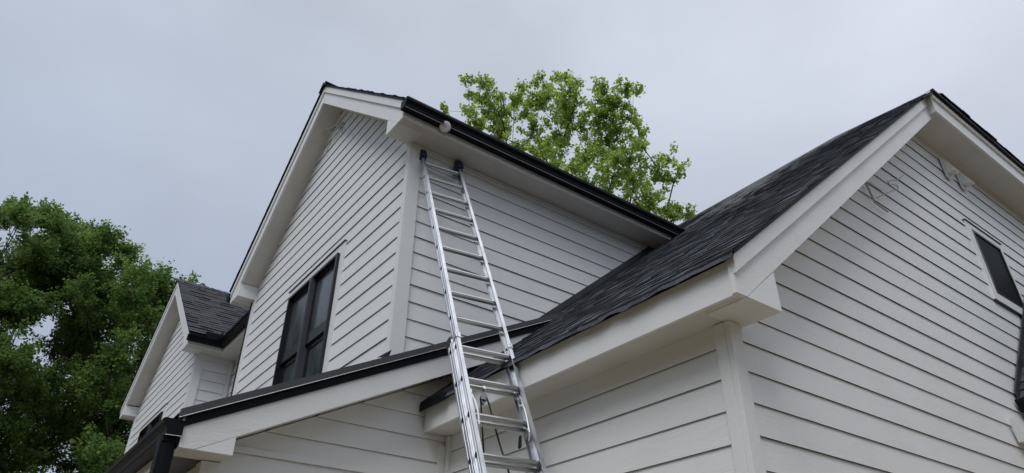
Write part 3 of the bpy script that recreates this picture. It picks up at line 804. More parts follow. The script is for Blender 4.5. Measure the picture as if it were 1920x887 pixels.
# ------------------------------------------------------------------ windows
def window_double(u0, vl, vr, z0, z1, parent_label, zmeet0, zmeet1, cas=0.10, mullv=None, depth=0.034):
    """two mulled double-hung units in a wall facing -u ; u0 = wall plane"""
    uf = u0 - 0.031 - depth               # front of the frame
    mb = MB(); fw = 0.034
    # casing
    w = MB()
    w.box(u0 - 0.031, u0 + 0.02, vl - cas, vl, z0 - 0.1, z1 + 0.12); w.box(u0 - 0.031, u0 + 0.02, vr, vr + cas, z0 - 0.1, z1 + 0.12)
    w.box(u0 - 0.0311, u0 + 0.02, vl + 0.0005, vr - 0.0005, z1, z1 + 0.12)
    mb.box(uf, u0 + 0.05, vl + 0.002, vl + fw, z0, z1 - 0.002); mb.box(uf, u0 + 0.05, vr - fw, vr - 0.002, z0, z1 - 0.002)
    mb.box(uf, u0 + 0.05, vl + fw, vr - fw, z1 - fw, z1 - 0.002); mb.box(uf, u0 + 0.05, vl + fw, vr - fw, z0, z0 + fw)
    win = mb.build('window', 'frame', house, parent_label)
    w.build('trim', 'trim', win)
    h = MB(); h.box(u0 - 0.045, u0 + 0.0, vl - cas - 0.01, vr + cas + 0.01, z1 + 0.121, z1 + 0.129); h.build('head_flashing', 'blackflash', win)
    mv = mullv if mullv else (vl + vr) / 2
    b = MB(); b.box(uf - 0.006, u0 + 0.05, mv - 0.030, mv + 0.030, z0 + fw, z1 - fw); b.box(uf - 0.014, uf - 0.0062, mv - 0.012, mv + 0.012, z0 + fw, z1 - fw); b.build('mullion', 'mull', win)
    for (a, c) in ((vl + fw, mv - 0.030), (mv + 0.030, vr - fw)):
        up = MB(); r = 0.030; x0, x1 = u0 - 0.022, u0 + 0.012
        up.box(x0, x1, a, a + r, zmeet0, z1 - fw); up.box(x0, x1, c - r, c, zmeet0, z1 - fw)
        up.box(x0, x1, a + r, c - r, z1 - fw - r, z1 - fw); up.box(x0, x1, a + r, c - r, zmeet0, zmeet1); s = up.build('sash', 'frame', win)
        p = MB(); p.box(u0 - 0.004, u0 + 0.004, a + r, c - r, zmeet1, z1 - fw - r); p.build('pane', 'glass', win)
        lo = MB(); x0, x1 = u0 + 0.013, u0 + 0.047
        lo.box(x0, x1, a, a + 0.09, z0 + fw, zmeet0 + 0.02); lo.box(x0, x1, c - 0.06, c, z0 + fw, zmeet0 + 0.02)
        lo.box(x0, x1, a + 0.09, c - 0.06, zmeet0 - 0.05, zmeet0 + 0.02); lo.box(x0, x1, a + 0.09, c - 0.06, z0 + fw, z0 + fw + 0.09); lo.build('sash', 'frame', win)
        p = MB(); p.box(u0 + 0.026, u0 + 0.034, a + 0.09, c - 0.06, z0 + fw + 0.09, zmeet0 - 0.05); p.build('pane', 'glass', win)
    return win
wa = window_double(UA, 6.78, 8.25, 3.93, 5.68, 'black framed pair of double-hung windows in the tall gable', 4.77, 4.90, mullv=7.50)
wd = window_double(UD, 14.26, 15.95, 3.9, 5.70, 'black framed window of the far gable half hidden by the gutter', 4.75, 4.88)
# small fixed window in the near gable (faces -v)
mb = MB(); a, c, z0, z1 = 7.775, 8.46, 4.905, 5.672; f_ = 0.028
mb.box(a, a + f_, VB - 0.035, VB + 0.04, z0, z1); mb.box(c - f_, c, VB - 0.035, VB + 0.04, z0, z1)
mb.box(a + f_, c - f_, VB - 0.035, VB + 0.04, z1 - f_, z1); mb.box(a + f_, c - f_, VB - 0.035, VB + 0.04, z0, z0 + f_)
wb = mb.build('window', 'frame', house, 'small black window without a mullion in the near gable')
b = MB(); b.box(a + f_, c - f_, VB - 0.022, VB - 0.014, z0 + f_, z1 - f_); b.build('pane', 'screen', wb)
b = MB(); b.box(a - 0.105, a - 0.001, VB - 0.031, VB + 0.02, z0 - 0.10, z1 + 0.075); b.box(c + 0.001, c + 0.07, VB - 0.031, VB + 0.02, z0 - 0.10, z1 + 0.075)
b.box(a, c, VB - 0.031, VB + 0.02, z1 + 0.001, z1 + 0.075); b.box(a, c, VB - 0.031, VB + 0.02, z0 - 0.10, z0 - 0.001); b.build('trim', 'trim', wb)
b = MB(); b.box(a - 0.12, c + 0.08, VB - 0.043, VB, z1 + 0.076, z1 + 0.083); b.build('head_flashing', 'blackflash', wb)
b = MB(); b.box(a - 0.115, c + 0.08, VB - 0.030, VB, z0 - 0.118, z0 - 0.101); b.build('sill', 'blackflash', wb)

# ------------------------------------------------------------------ small roof at the right, standing against the near gable wall
surfR = lambda u: 3.70 + 0.966 * (u - 7.24)
rr = MB(); sR = Vector((1, 0, 0.966)).normalized(); nR = Vector((-0.966, 0, 1)).normalized()
rows = []
for k in range(20):
    u = 7.20 + sR.x * 0.143 * k
    if u > 9.25: break
    rows.append(((u, 0.95, surfR(u)), (0, 1, 0), VB - 0.03 - 0.95, sR, nR))
shingle_field(rr, rows, 51)
rr.prism([(7.22, 0.96, surfR(7.22) - 0.05), (9.3, 0.96, surfR(9.3) - 0.05), (9.3, 0.96, surfR(9.3) - 0.004), (7.22, 0.96, surfR(7.22) - 0.004)], (0, VB - 0.99, 0), 1)
rr.prism([(9.3, 0.96, surfR(9.3) - 0.05), (11.4, 0.96, surfR(7.2) - 0.05), (11.4, 0.96, surfR(7.2) - 0.004), (9.3, 0.96, surfR(9.3) - 0.004)], (0, VB - 0.99, 0), 1)
rR = rr.build('roof', ['shingle', 'black'], house, 'small charcoal shingle roof against the near gable wall', fix=False, tone=True)
b = MB(); b.prism([(7.20, VB - 0.030, surfR(7.20) - 0.01), (8.62, VB - 0.030, surfR(8.62) - 0.01), (8.62, VB - 0.030, surfR(8.62) + 0.10), (7.20, VB - 0.030, surfR(7.20) + 0.10)], (0, -0.014, 0)); b.build('flashing', 'blackflash', rR)
gR = gutter(lambda h, o_, z_: (7.235 - o_, h, 3.545 + z_), VB - 0.035, 0.95)
b = MB(); b.prism([(6.79, VB - 0.034, 3.413), (6.83, VB - 0.034, 3.225), (7.5, VB - 0.034, 3.255), (7.5, VB - 0.034, 3.30), (7.08, VB - 0.034, 3.30)], (0, -0.05, 0)); b.build('eave_return', 'trim', rR)
b = MB(); b.box(7.24, 7.40, 0.98, VB - 0.04, 3.30, surfR(7.28) - 0.05); b.box(7.10, 11.3, 0.98, VB - 0.085, 3.255, 3.298); b.build('fascia', 'trim', rR)
b = MB(); b.prism([(7.25, 0.98, 3.30), (11.35, 0.98, 3.30), (11.35, 0.98, 3.60), (9.3, 0.98, 5.62), (7.25, 0.98, 3.62)], (0, 0.03, 0)); b.build('wall', 'smooth', house)
for x in (7.6, 11.0):
    b = MB(); b.box(x, x + 0.14, 1.05, 1.19, 0.0, 3.255); b.build('post', 'trim', rR, bevel=0.004)

# ------------------------------------------------------------------ small fittings painted or fixed on the walls
b = MB()     # eave lamp
c0 = Vector((2.80, 4.925, 6.404)); ax = Vector((-0.42, -0.70, -0.55)).normalized()
b.tube([c0, c0 + ax * 0.004, c0 + ax * 0.030, c0 + ax * 0.036], [0.048, 0.056, 0.060, 0.054], 24)
lamp = b.build('eave_lamp', 'lampwhite', house, smooth=False)
b = MB(); b.tube([c0 + ax * 0.0365, c0 + ax * 0.040], [0.050, 0.044], 24); b.build('lens', 'lens', lamp)
b = MB(); b.tube([c0 + ax * 0.043 + Vector((-0.02, 0, 0)), c0 + ax * 0.046 + Vector((0, -.008, 0)), c0 + ax * 0.043 + Vector((0.02, 0, 0))], 0.003, 6); b.build('lamp_clip', 'frame', lamp)
b = MB(); b.tube([(2.596, 7.409, 8.09), (2.57, 7.477, 8.075), (2.53, 7.60, 8.09), (2.50, 7.76, 8.14), (2.50, 7.86, 8.20), (2.52, 7.90, 8.17), (2.54, 7.80, 8.10), (2.56, 7.62, 8.03), (2.59, 7.42, 8.07)], 0.008, 6)
b.tube([(2.595, 7.409, 8.077), (2.592, 7.384, 7.84)], 0.006, 6)
b.tube([(2.59, 7.41, 8.08), (2.585, 7.55, 7.97), (2.585, 7.72, 7.98), (2.59, 7.90, 7.82)], 0.006, 6); b.build('cable', 'wire', house, label='loose white cable loop under the tall gable peak')
b = MB(); b.tube([(5.589, 2.145, 5.15), (5.80, 2.12, 5.28), (6.023, 2.11, 5.410), (6.035, 2.11, 5.45), (5.95, 2.11, 5.43), (5.857, 2.11, 5.385), (5.85, 2.11, 5.42), (5.95, 2.11, 5.48), (6.092, 2.12, 5.55), (6.25, 2.13, 5.66), (6.369, 2.14, 5.749)], 0.0055, 6)
b.build('cable', 'wire', house, label='bent S-shaped cable on the near gable siding')
b = MB(); b.tube([(5.472, 2.15, 5.252), (5.532, 2.15, 5.076), (5.733, 2.15, 5.063)], 0.009, 6); b.tube([(5.45, 2.15, 5.26), (5.50, 2.15, 5.24)], 0.012, 6); b.tube([(5.539, 2.15, 5.301), (5.744, 2.15, 5.292)], 0.004, 6)
b.build('bracket', 'wire', house, label='V-shaped strip next to the cable on the near gable')
for (x, z) in ((7.66, 6.36), (8.02, 6.36)):
    b = MB(); b.box(x - 0.015, x + 0.115, VB - 0.0455, VB - 0.026, z - 0.05, z + 0.21)
    b.prism([(x, VB - 0.046, z + 0.0), (x, VB - 0.135, z + 0.0), (x, VB - 0.135, z + 0.012), (x, VB - 0.06, z + 0.20), (x, VB - 0.046, z + 0.20)], (0.10, 0, 0))
    b.build('bracket', 'smooth', house, label='small white wedge bracket under the near rake soffit')
b = MB(); b.prism([(2.56, 5.215, 3.90), (2.50, 5.30, 3.905), (2.56, 5.30, 3.955), (2.58, 5.215, 3.965)], (0.012, 0, 0.006)); b.prism([(2.55, 5.21, 3.88), (2.55, 5.36, 3.87), (2.55, 5.33, 3.90), (2.55, 5.22, 3.915)], (0.03, 0, 0)); b.build('kickout_flashing', 'black', rC)

# ------------------------------------------------------------------ extension ladder
T0 = Vector((2.732433579316454, 5.25, 6.112107544645731))       # centre of the top rung at the left rail
DN = Vector((-0.031235511521165348, -0.14564833365913818, -0.2855169495596731))   # one rung step down the rail
RD = Vector((0.44058271252301523, -0.06954197180277089, 0.0))   # along a rung, left rail to right rail
STEP = DN.length; dn = DN.normalized(); rd = RD.normalized(); W = RD.length
nr = RD.cross(DN).normalized()                                  # away from the climber, towards the wall
nsteps = int(T0.z / -DN.z)
foot = T0 + DN * (T0.z / -DN.z)
lad = thing('extension_ladder', (foot.x + RD.x / 2, foot.y + RD.y / 2, 0), 'aluminium extension ladder with blue end caps leaning on the tall block', 'ladder')
def cchan(p_top, length, inward, name, parent, offn=0.0):
    """C-shaped rail: web outside, two flanges turned inwards ; p_top on the web's centre line"""
    hw = 0.0355; fl_ = 0.028; th = 0.0028
    mb = MB()
    p = p_top
    prof = [(-hw, 0), (hw, 0), (hw, fl_), (hw - 0.006, fl_), (hw - 0.004, th), (-hw + 0.004, th), (-hw + 0.006, fl_), (-hw, fl_)]
    pr = [p + nr * a + inward * c for a, c in prof]
    mb.prism(pr, dn * length)
    # two shallow stiffening ribs on the web
    for a in (-0.016, 0.016):
        mb.prism([p + nr * (a - 0.003), p + nr * (a + 0.003), p + nr * (a + 0.002) - inward * 0.0015, p + nr * (a - 0.002) - inward * 0.0015], dn * length)
    return mb.build(name, 'alu', parent)
def rung(p, w, parent, first):
    mb = MB(); r = 0.0195; n = 20
    prof = []
    for j in range(n):
        a = 2 * math.pi * j / n
        x, y = math.cos(a) * r, math.sin(a) * r
        # D-shaped: flattened tread on top, small ribs
        up = -dn; tread = 0.72 * r
        if y > tread: y = tread
        rib = 1 + (0.05 if j % 2 else -0.04)
        prof.append((x * rib, y * rib))
    mb.v = []; 
    pts0 = [p + nr * x - dn * y for x, y in prof]
    mb.prism(pts0, rd * w)
    return mb.build('rung', 'rungal', parent)
# fly section: 13 rungs seen + tail
NF = 14
top_len = 0.10
flyL = cchan(T0 - dn * top_len, STEP * (NF - 1) + top_len + 0.12, rd, 'rail', lad)
flyR = cchan(T0 + rd * W - dn * top_len, STEP * (NF - 1) + top_len + 0.12, -rd, 'rail', lad)
for k in range(NF):
    p = T0 + DN * k
    rung(p + rd * 0.003, W - 0.006, lad, k == 0)
def rung_end(pp, ow, par_):
    m_ = MB(); m_.prism([pp + nr * (0.0150 * math.copysign(abs(math.cos(a)) ** 0.6, math.cos(a))) + dn * (0.0195 * math.sin(a)) for a in [2 * math.pi * j / 12 + .26 for j in range(12)]], ow * 0.0022)
    m_.build('rung_end', 'hole', par_)
for k in range(NF):
    for (pp, ow, par_) in ((T0 + DN * k, -rd, flyL), (T0 + RD + DN * k, rd, flyR)):
        rung_end(pp, ow, par_)
# base section: starts half a step above the fly's tenth rung, outside and behind the fly
BO = nr * 0.057 - rd * 0.016
WB_ = W + 0.032
b0 = T0 + DN * 9 + BO
blen = (b0.z) / -dn.z - 0.12
bL = cchan(b0 - dn * 0.10, blen + 0.10, rd, 'rail', lad)
bR = cchan(b0 + rd * WB_ - dn * 0.10, blen + 0.10, -rd, 'rail', lad)
nb = int(blen / STEP) + 1
for k in range(nb):
    p = b0 + DN * k
    rung(p + rd * 0.003, WB_ - 0.006, lad, False)
    rung_end(p, -rd, bL); rung_end(p + rd * WB_, rd, bR)
# blue rubber end caps: rounded mitts over the rail tops
for base, sgn in ((T0, 1), (T0 + RD, -1)):
    mb = MB(); c = base - dn * 0.155
    prof = [(-0.030, 0.105), (-0.052, 0.06), (-0.056, 0.0), (-0.050, -0.035), (-0.030, -0.055), (0.005, -0.060), (0.035, -0.048), (0.048, -0.015), (0.052, 0.04), (0.050, 0.085), (0.020, 0.095)]
    pr = [c - dn * 0.02 - nr * a * 1.35 + dn * y * 1.35 - rd * sgn * 0.022 for a, y in prof]
    mb.prism(pr, rd * sgn * 0.070)
    mb.build('rail_cap', 'blue', lad, bevel=0.008)
# black guide caps where the base rails end, and alloy guide straps round the fly rails
for s, p in ((-1, b0 - dn * 0.10), (1, b0 + rd * WB_ - dn * 0.10)):
    mb = MB()
    pr = [p + nr * 0.040 + dn * 0.05, p - nr * 0.030 + dn * 0.02, p - nr * 0.036 - dn * 0.03, p + nr * 0.02 - dn * 0.05, p + nr * 0.048 - dn * 0.015]
    mb.prism([x + rd * (s * 0.004) for x in pr], -rd * s * 0.032); mb.build('guide_cap', 'plastic', lad, bevel=0.004)
    f0 = (T0 if s < 0 else T0 + RD) + DN * 8.62
    mb = MB(); mb.obox(f0 - nr * 0.0405 + rd * (s * 0.006), nr * 0.008, -rd * s * 0.040, dn * 0.055)
    mb.obox(f0 - nr * 0.0400 + rd * (s * 0.0030), nr * 0.115, rd * s * 0.0028, dn * 0.05)
    mb.build('guide_strap', 'alu', lad, bevel=0.002)
    for q in (0.012, 0.038):
        mb = MB(); mb.tube([f0 - nr * 0.0405 + dn * q - rd * s * 0.008, f0 - nr * 0.045 + dn * q - rd * s * 0.008], 0.004, 8); mb.build('rivet', 'steel', lad)
# rung locks: bent bars hooked over the base rungs
for s in (-1, 1):
    f0 = (T0 if s < 0 else T0 + RD) - rd * s * 0.034 + DN * 10.38 - nr * 0.012
    mb = MB()
    pts = [f0, f0 + dn * 0.03 - nr * 0.012, f0 + dn * 0.12 - nr * 0.030 - rd * s * 0.008, f0 + dn * 0.20 - nr * 0.034 - rd * s * 0.012, f0 + dn * 0.30 - nr * 0.020 - rd * s * 0.012, f0 + dn * 0.345 + nr * 0.012 - rd * s * 0.010]
    mb.tube(pts, 0.0075, 6)
    lk = mb.build('rung_lock', 'alu', lad)
    mb = MB(); mb.obox(f0 - rd * 0.010 - dn * 0.012 - nr * 0.012, rd * 0.020, nr * 0.03, dn * 0.03); mb.build('lock_bracket', 'steel', lk)
    mb = MB(); q = f0 + dn * 0.25 - nr * 0.006
    mb.obox(q - rd * 0.006, rd * 0.012, nr * 0.060, dn * 0.05); mb.build('lock_plate', 'steel', lk)
mb = MB(); q = T0 + RD - rd * 0.085 + DN * 11.25 + nr * 0.03
mb.prism([q, q + rd * 0.016 - dn * 0.002, q + rd * 0.016 + Vector((0, 0, -0.070)), q + rd * 0.002 + Vector((0, 0, -0.078)), q - rd * 0.006 + Vector((0, 0, -0.07))], nr * 0.014)
mb.build('lock_latch', 'plastic', lad)
# pulley hanging from the second base rung, with the rope
pc = b0 + DN + rd * (WB_ * 0.42)
mb = MB(); mb.obox(pc - rd * 0.010 - nr * 0.020 - dn * 0.019, rd * 0.020, nr * 0.040, dn * 0.038)
ck = mb.build('pulley_clip', 'steel', lad)
pz = pc + Vector((-0.004, -0.008, -0.072))
mb = MB()
for off in (-0.011, 0.009):
    mb.prism([pz + rd * off * 0 + nr * off + rd * 0.022 * math.cos(2 * math.pi * j / 14) + Vector((0, 0, 0.040 * math.sin(2 * math.pi * j / 14))) for j in range(14)], nr * 0.002)
mb.tube([pc + Vector((0, -0.01, -0.018)), pz + Vector((0, 0, 0.035))], 0.005, 8)
pul = mb.build('pulley', 'steel', lad)
mb = MB(); mb.tube([pz - nr * 0.007, pz + nr * 0.007], 0.024, 16); mb.build('sheave', 'plastic', pul)
mb = MB()
a0 = pz - rd * 0.02; endl = Vector((a0.x - 0.06, a0.y - 0.30, 0.6))
pts = [a0 + Vector((0, 0, -0.35 * k)) + Vector((-0.000 * k, -0.04 * k - 0.01 * k * k, 0)) for k in range(8)]
mb.tube([pz + Vector((0, 0, 0.03)), pz - rd * 0.016 + Vector((0, 0, 0.015))] + pts, 0.0058, 8)
c0_ = pz + rd * 0.018
pts = [pz + Vector((0, 0, 0.04)), c0_ + Vector((0, 0, 0.028)), c0_ + rd * 0.015 + Vector((0, -0.02, -0.04))]
q = c0_ + rd * 0.015 + Vector((0, -0.02, -0.04))
for k in range(1, 14): pts.append(q + DN * (0.55 * k) + rd * (0.011 * k) + nr * 0.012 * math.sin(k * .9))
mb.tube(pts, 0.0062, 8)
mb.build('rope', 'rope', lad)
# feet
for s, p in ((-1, foot + BO), (1, foot + BO + rd * WB_)):
    mb = MB(); z0 = Vector((p.x, p.y, 0.012))
    mb.prism([z0 + Vector((-0.03, -0.07, 0)), z0 + Vector((0.03, -0.07, 0)), z0 + Vector((0.03, 0.07, 0)), z0 + Vector((-0.03, 0.07, 0))], (0, 0, 0.02))
    mb.prism([z0 + Vector((-0.012, -0.035, 0.02)), z0 + Vector((-0.012, 0.05, 0.02)), z0 + Vector((-0.012, 0.06, 0.13)), z0 + Vector((-0.012, 0.0, 0.13))], (0.024, 0, 0))
    mb.build('foot', 'alu', lad, bevel=0.003)

# ------------------------------------------------------------------ trees
def make_tree(name, label, base, fork, clumps, leaf, per, subn, mat_leaf, seed, r_scale, spray, group=None, lean_up=0.35, tone_mid=0.45):
    rnd = np.random.default_rng(seed)
    base = np.array(base, float); fork = np.array(fork, float)
    C_ = np.array([c[:3] for c in clumps]); Rr = np.array([c[3] for c in clumps])
    # skeleton: trunk nodes, then every clump joins the nearest node that lies lower / nearer the fork
    P = [base, base + (fork - base) * 0.35 + rnd.normal(0, .08, 3) * [1, 1, 0], base + (fork - base) * 0.7 + rnd.normal(0, .1, 3) * [1, 1, 0], fork]
    par = [-1, 0, 1, 2]
    # main limb nodes from the fork upwards
    order = np.argsort(np.linalg.norm(C_ - fork, axis=1))
    for i in order:
        t = C_[i]
        A = np.array(P)
        d = np.linalg.norm(A - t, axis=1)
        dist_root = np.linalg.norm(A - fork, axis=1)
        hd = np.hypot(A[:, 0] - t[0], A[:, 1] - t[1]); rise = t[2] - A[:, 2]
        cost = d * 1.0 + 0.28 * dist_root + np.where(A[:, 2] > t[2] + 0.1, 2.5, 0) + 1.6 * np.maximum(0, hd - 0.9 * rise)
        cost[:2] = 1e9
        j = int(np.argmin(cost))
        seg = t - A[j]; L = np.linalg.norm(seg); n = max(1, int(L / 0.8))
        prev = j
        for k in range(1, n + 1):
            f = k / n
            sag = math.sin(math.pi * f) * L * 0.10
            q = A[j] + seg * f + np.array([0, 0, -sag * 0.6]) + rnd.normal(0, 0.05 * L / n, 3) * (k < n)
            P.append(q); par.append(prev); prev = len(P) - 1
    P = [np.array(p) for p in P]
    tips = []
    # sub-clumps with their twigs
    for c, r in zip(C_, Rr):
        A = np.array(P[:]); j = int(np.argmin(np.linalg.norm(A - c, axis=1)))
        n = max(3, int(subn * (r / 0.5) ** 2))
        for _ in range(n):
            v = rnd.normal(0, 1, 3); v /= np.linalg.norm(v); v[2] = v[2] * 0.9 + lean_up
            q = c + v * r * (0.25 + 0.95 * rnd.random() ** 0.7)
            tips.append((q, j))
    n0 = len(P)
    for q, j in tips:
        mid = (P[j] + q) / 2 + np.array([0, 0, -0.04]) + rnd.normal(0, 0.04, 3)
        P.append(mid); par.append(j); P.append(q); par.append(len(P) - 2)
    w = np.zeros(len(P)); w[n0 + 1::2] = 1
    for i in range(len(P) - 1, 0, -1):
        w[par[i]] += w[i]
    rad = r_scale * np.sqrt(np.maximum(w, 0.6))
    root = thing(name, tuple(base), label, 'tree', group)
    mb = MB()
    for i in range(1, len(P)):
        j = par[i]
        a, b_ = Vector(P[j]), Vector(P[i])
        if (a - b_).length < 1e-4: continue
        ra = min(rad[j], rad[i] * 1.25) if i >= 4 else rad[j]
        mb.tube([a, b_], [ra, rad[i]], 5 if rad[i] < 0.06 else 8, cap=False)
    mb.build('trunk', 'bark', root, fix=False, smooth=True)
    # leaves: small folded blades sprayed along each twig tip
    T_ = np.array([t[0] for t in tips]); dirs = T_ - np.array([P[t[1]] for t in tips])
    dirs /= np.maximum(np.linalg.norm(dirs, axis=1, keepdims=True), 1e-6); dirs[:, 2] += 0.5
    dirs /= np.linalg.norm(dirs, axis=1, keepdims=True)
    N = len(T_) * per
    idx = np.repeat(np.arange(len(T_)), per)
    g3 = np.clip(rnd.normal(0, 1, (N, 3)), -1.7, 1.7) * spray * 0.55
    along = np.clip(rnd.normal(0, 1, (N, 1)), -1.8, 1.5) * spray * 0.85
    pos = T_[idx] + g3 + dirs[idx] * along
    size = leaf * rnd.uniform(0.6, 1.25, N)
    nrm = rnd.normal(0, 1, (N, 3)); nrm[:, 2] = np.abs(nrm[:, 2]) + 0.35; nrm /= np.linalg.norm(nrm, axis=1, keepdims=True)
    tang = np.cross(nrm, rnd.normal(0, 1, (N, 3))); tang /= np.linalg.norm(tang, axis=1, keepdims=True)
    bit = np.cross(nrm, tang)
    s = size[:, None]
    v0 = pos - tang * s * 0.5; v1 = pos + bit * s * 0.36 - nrm * s * 0.10 + tang * s * 0.05
    v2 = pos + tang * s * 0.5; v3 = pos - bit * s * 0.36 - nrm * s * 0.10 + tang * s * 0.05
    V = np.stack([v0, v1, v2, v3], 1).reshape(-1, 3)
    F = np.arange(N * 4).reshape(-1, 4)
    tri = np.concatenate([F[:, [0, 1, 2]], F[:, [0, 2, 3]]], 1).reshape(-1)
    me = bpy.data.meshes.new('crown')
    me.vertices.add(len(V)); me.vertices.foreach_set('co', V.ravel())
    me.loops.add(len(tri)); me.loops.foreach_set('vertex_index', tri.astype(np.int32))
    me.polygons.add(len(tri) // 3); me.polygons.foreach_set('loop_start', np.arange(0, len(tri), 3, dtype=np.int32))
    me.polygons.foreach_set('loop_total', np.full(len(tri) // 3, 3, dtype=np.int32))
    me.update(calc_edges=True)
    clump_tone = np.clip(rnd.normal(tone_mid, 0.16, len(T_)), 0, 1)
    tone = np.clip(clump_tone[idx] + rnd.normal(0, 0.20, N), 0, 1)
    at = me.attributes.new('tone', 'FLOAT', 'FACE'); at.data.foreach_set('value', np.repeat(tone, 2).astype(np.float32))
    me.materials.append(M[mat_leaf])
    o = bpy.data.objects.new('crown', me); SC.objects.link(o); attach(o, root)
    return root

RT = [[10.67, 17.1, 20.54, 0.33], [11.6, 17.59, 21.78, 0.3], [11.67, 17.21, 21.76, 0.19], [11.94, 17.68, 21.17, 0.54], [12.43, 17.42, 20.55, 0.64], [10.78, 17.21, 19.64, 0.26], [10.66, 16.26, 18.27, 0.46], [12.83, 17.97, 20.29, 0.61], [12.15, 16.17, 20.33, 0.37], [12.58, 16.28, 21.21, 0.21], [13.93, 17.78, 21.69, 0.63], [13.35, 16.15, 21.7, 0.3], [13.97, 17.1, 21.87, 0.56], [13.65, 15.86, 21.13, 0.34], [14.41, 15.88, 22.41, 0.37], [13.42, 14.67, 20.2, 0.48], [14.61, 15.38, 21.78, 0.28], [14.7, 16.61, 21.48, 0.62], [14.34, 15.44, 19.98, 0.62], [14.48, 16.26, 19.71, 0.64], [14.15, 16.25, 18.55, 0.62], [12.45, 15.14, 17.21, 0.47], [13.71, 16.99, 19.8, 0.47], [15.27, 14.63, 21.5, 0.3], [14.89, 13.89, 20.26, 0.49], [14.69, 12.83, 19.72, 0.33], [16.47, 13.95, 21.48, 0.28], [15.55, 13.99, 20.2, 0.52], [15.68, 15.0, 20.58, 0.64], [15.89, 15.52, 20.07, 0.69], [16.07, 14.57, 19.79, 0.5], [16.29, 15.3, 19.3, 0.72], [14.5, 14.72, 17.56, 0.66], [16.28, 14.02, 20.01, 0.23], [15.96, 13.51, 19.02, 0.24], [16.64, 13.93, 19.38, 0.23], [16.85, 14.47, 19.31, 0.42], [14.75, 13.08, 16.66, 0.5], [15.63, 13.14, 17.72, 0.21], [14.65, 13.75, 16.28, 0.63], [16.93, 14.8, 17.72, 0.66], [16.2, 13.04, 17.03, 0.31], [16.82, 12.91, 17.53, 0.27], [16.56, 12.39, 16.76, 0.24], [16.46, 13.08, 16.63, 0.42], [16.54, 12.64, 16.34, 0.19], [15.76, 13.14, 15.51, 0.48], [16.07, 13.93, 15.66, 0.47], [16.55, 13.15, 15.32, 0.24], [17.25, 13.07, 15.45, 0.25], [16.78, 13.1, 15.06, 0.24], [16.84, 13.66, 15.42, 0.27], [17.32, 12.86, 15.32, 0.17], [17.26, 13.29, 15.67, 0.17], [10.48, 18.51, 20.47, 0.13], [13.61, 14.55, 16.1, 0.74], [15.68, 15.65, 16.66, 0.81], [15.03, 16.73, 16.73, 0.82], [16.42, 15.08, 15.71, 0.89], [13.31, 16.53, 17.12, 0.69], [12.95, 17.39, 18.75, 0.58], [15.34, 12.94, 13.99, 0.53], [15.27, 15.92, 14.99, 0.88]]
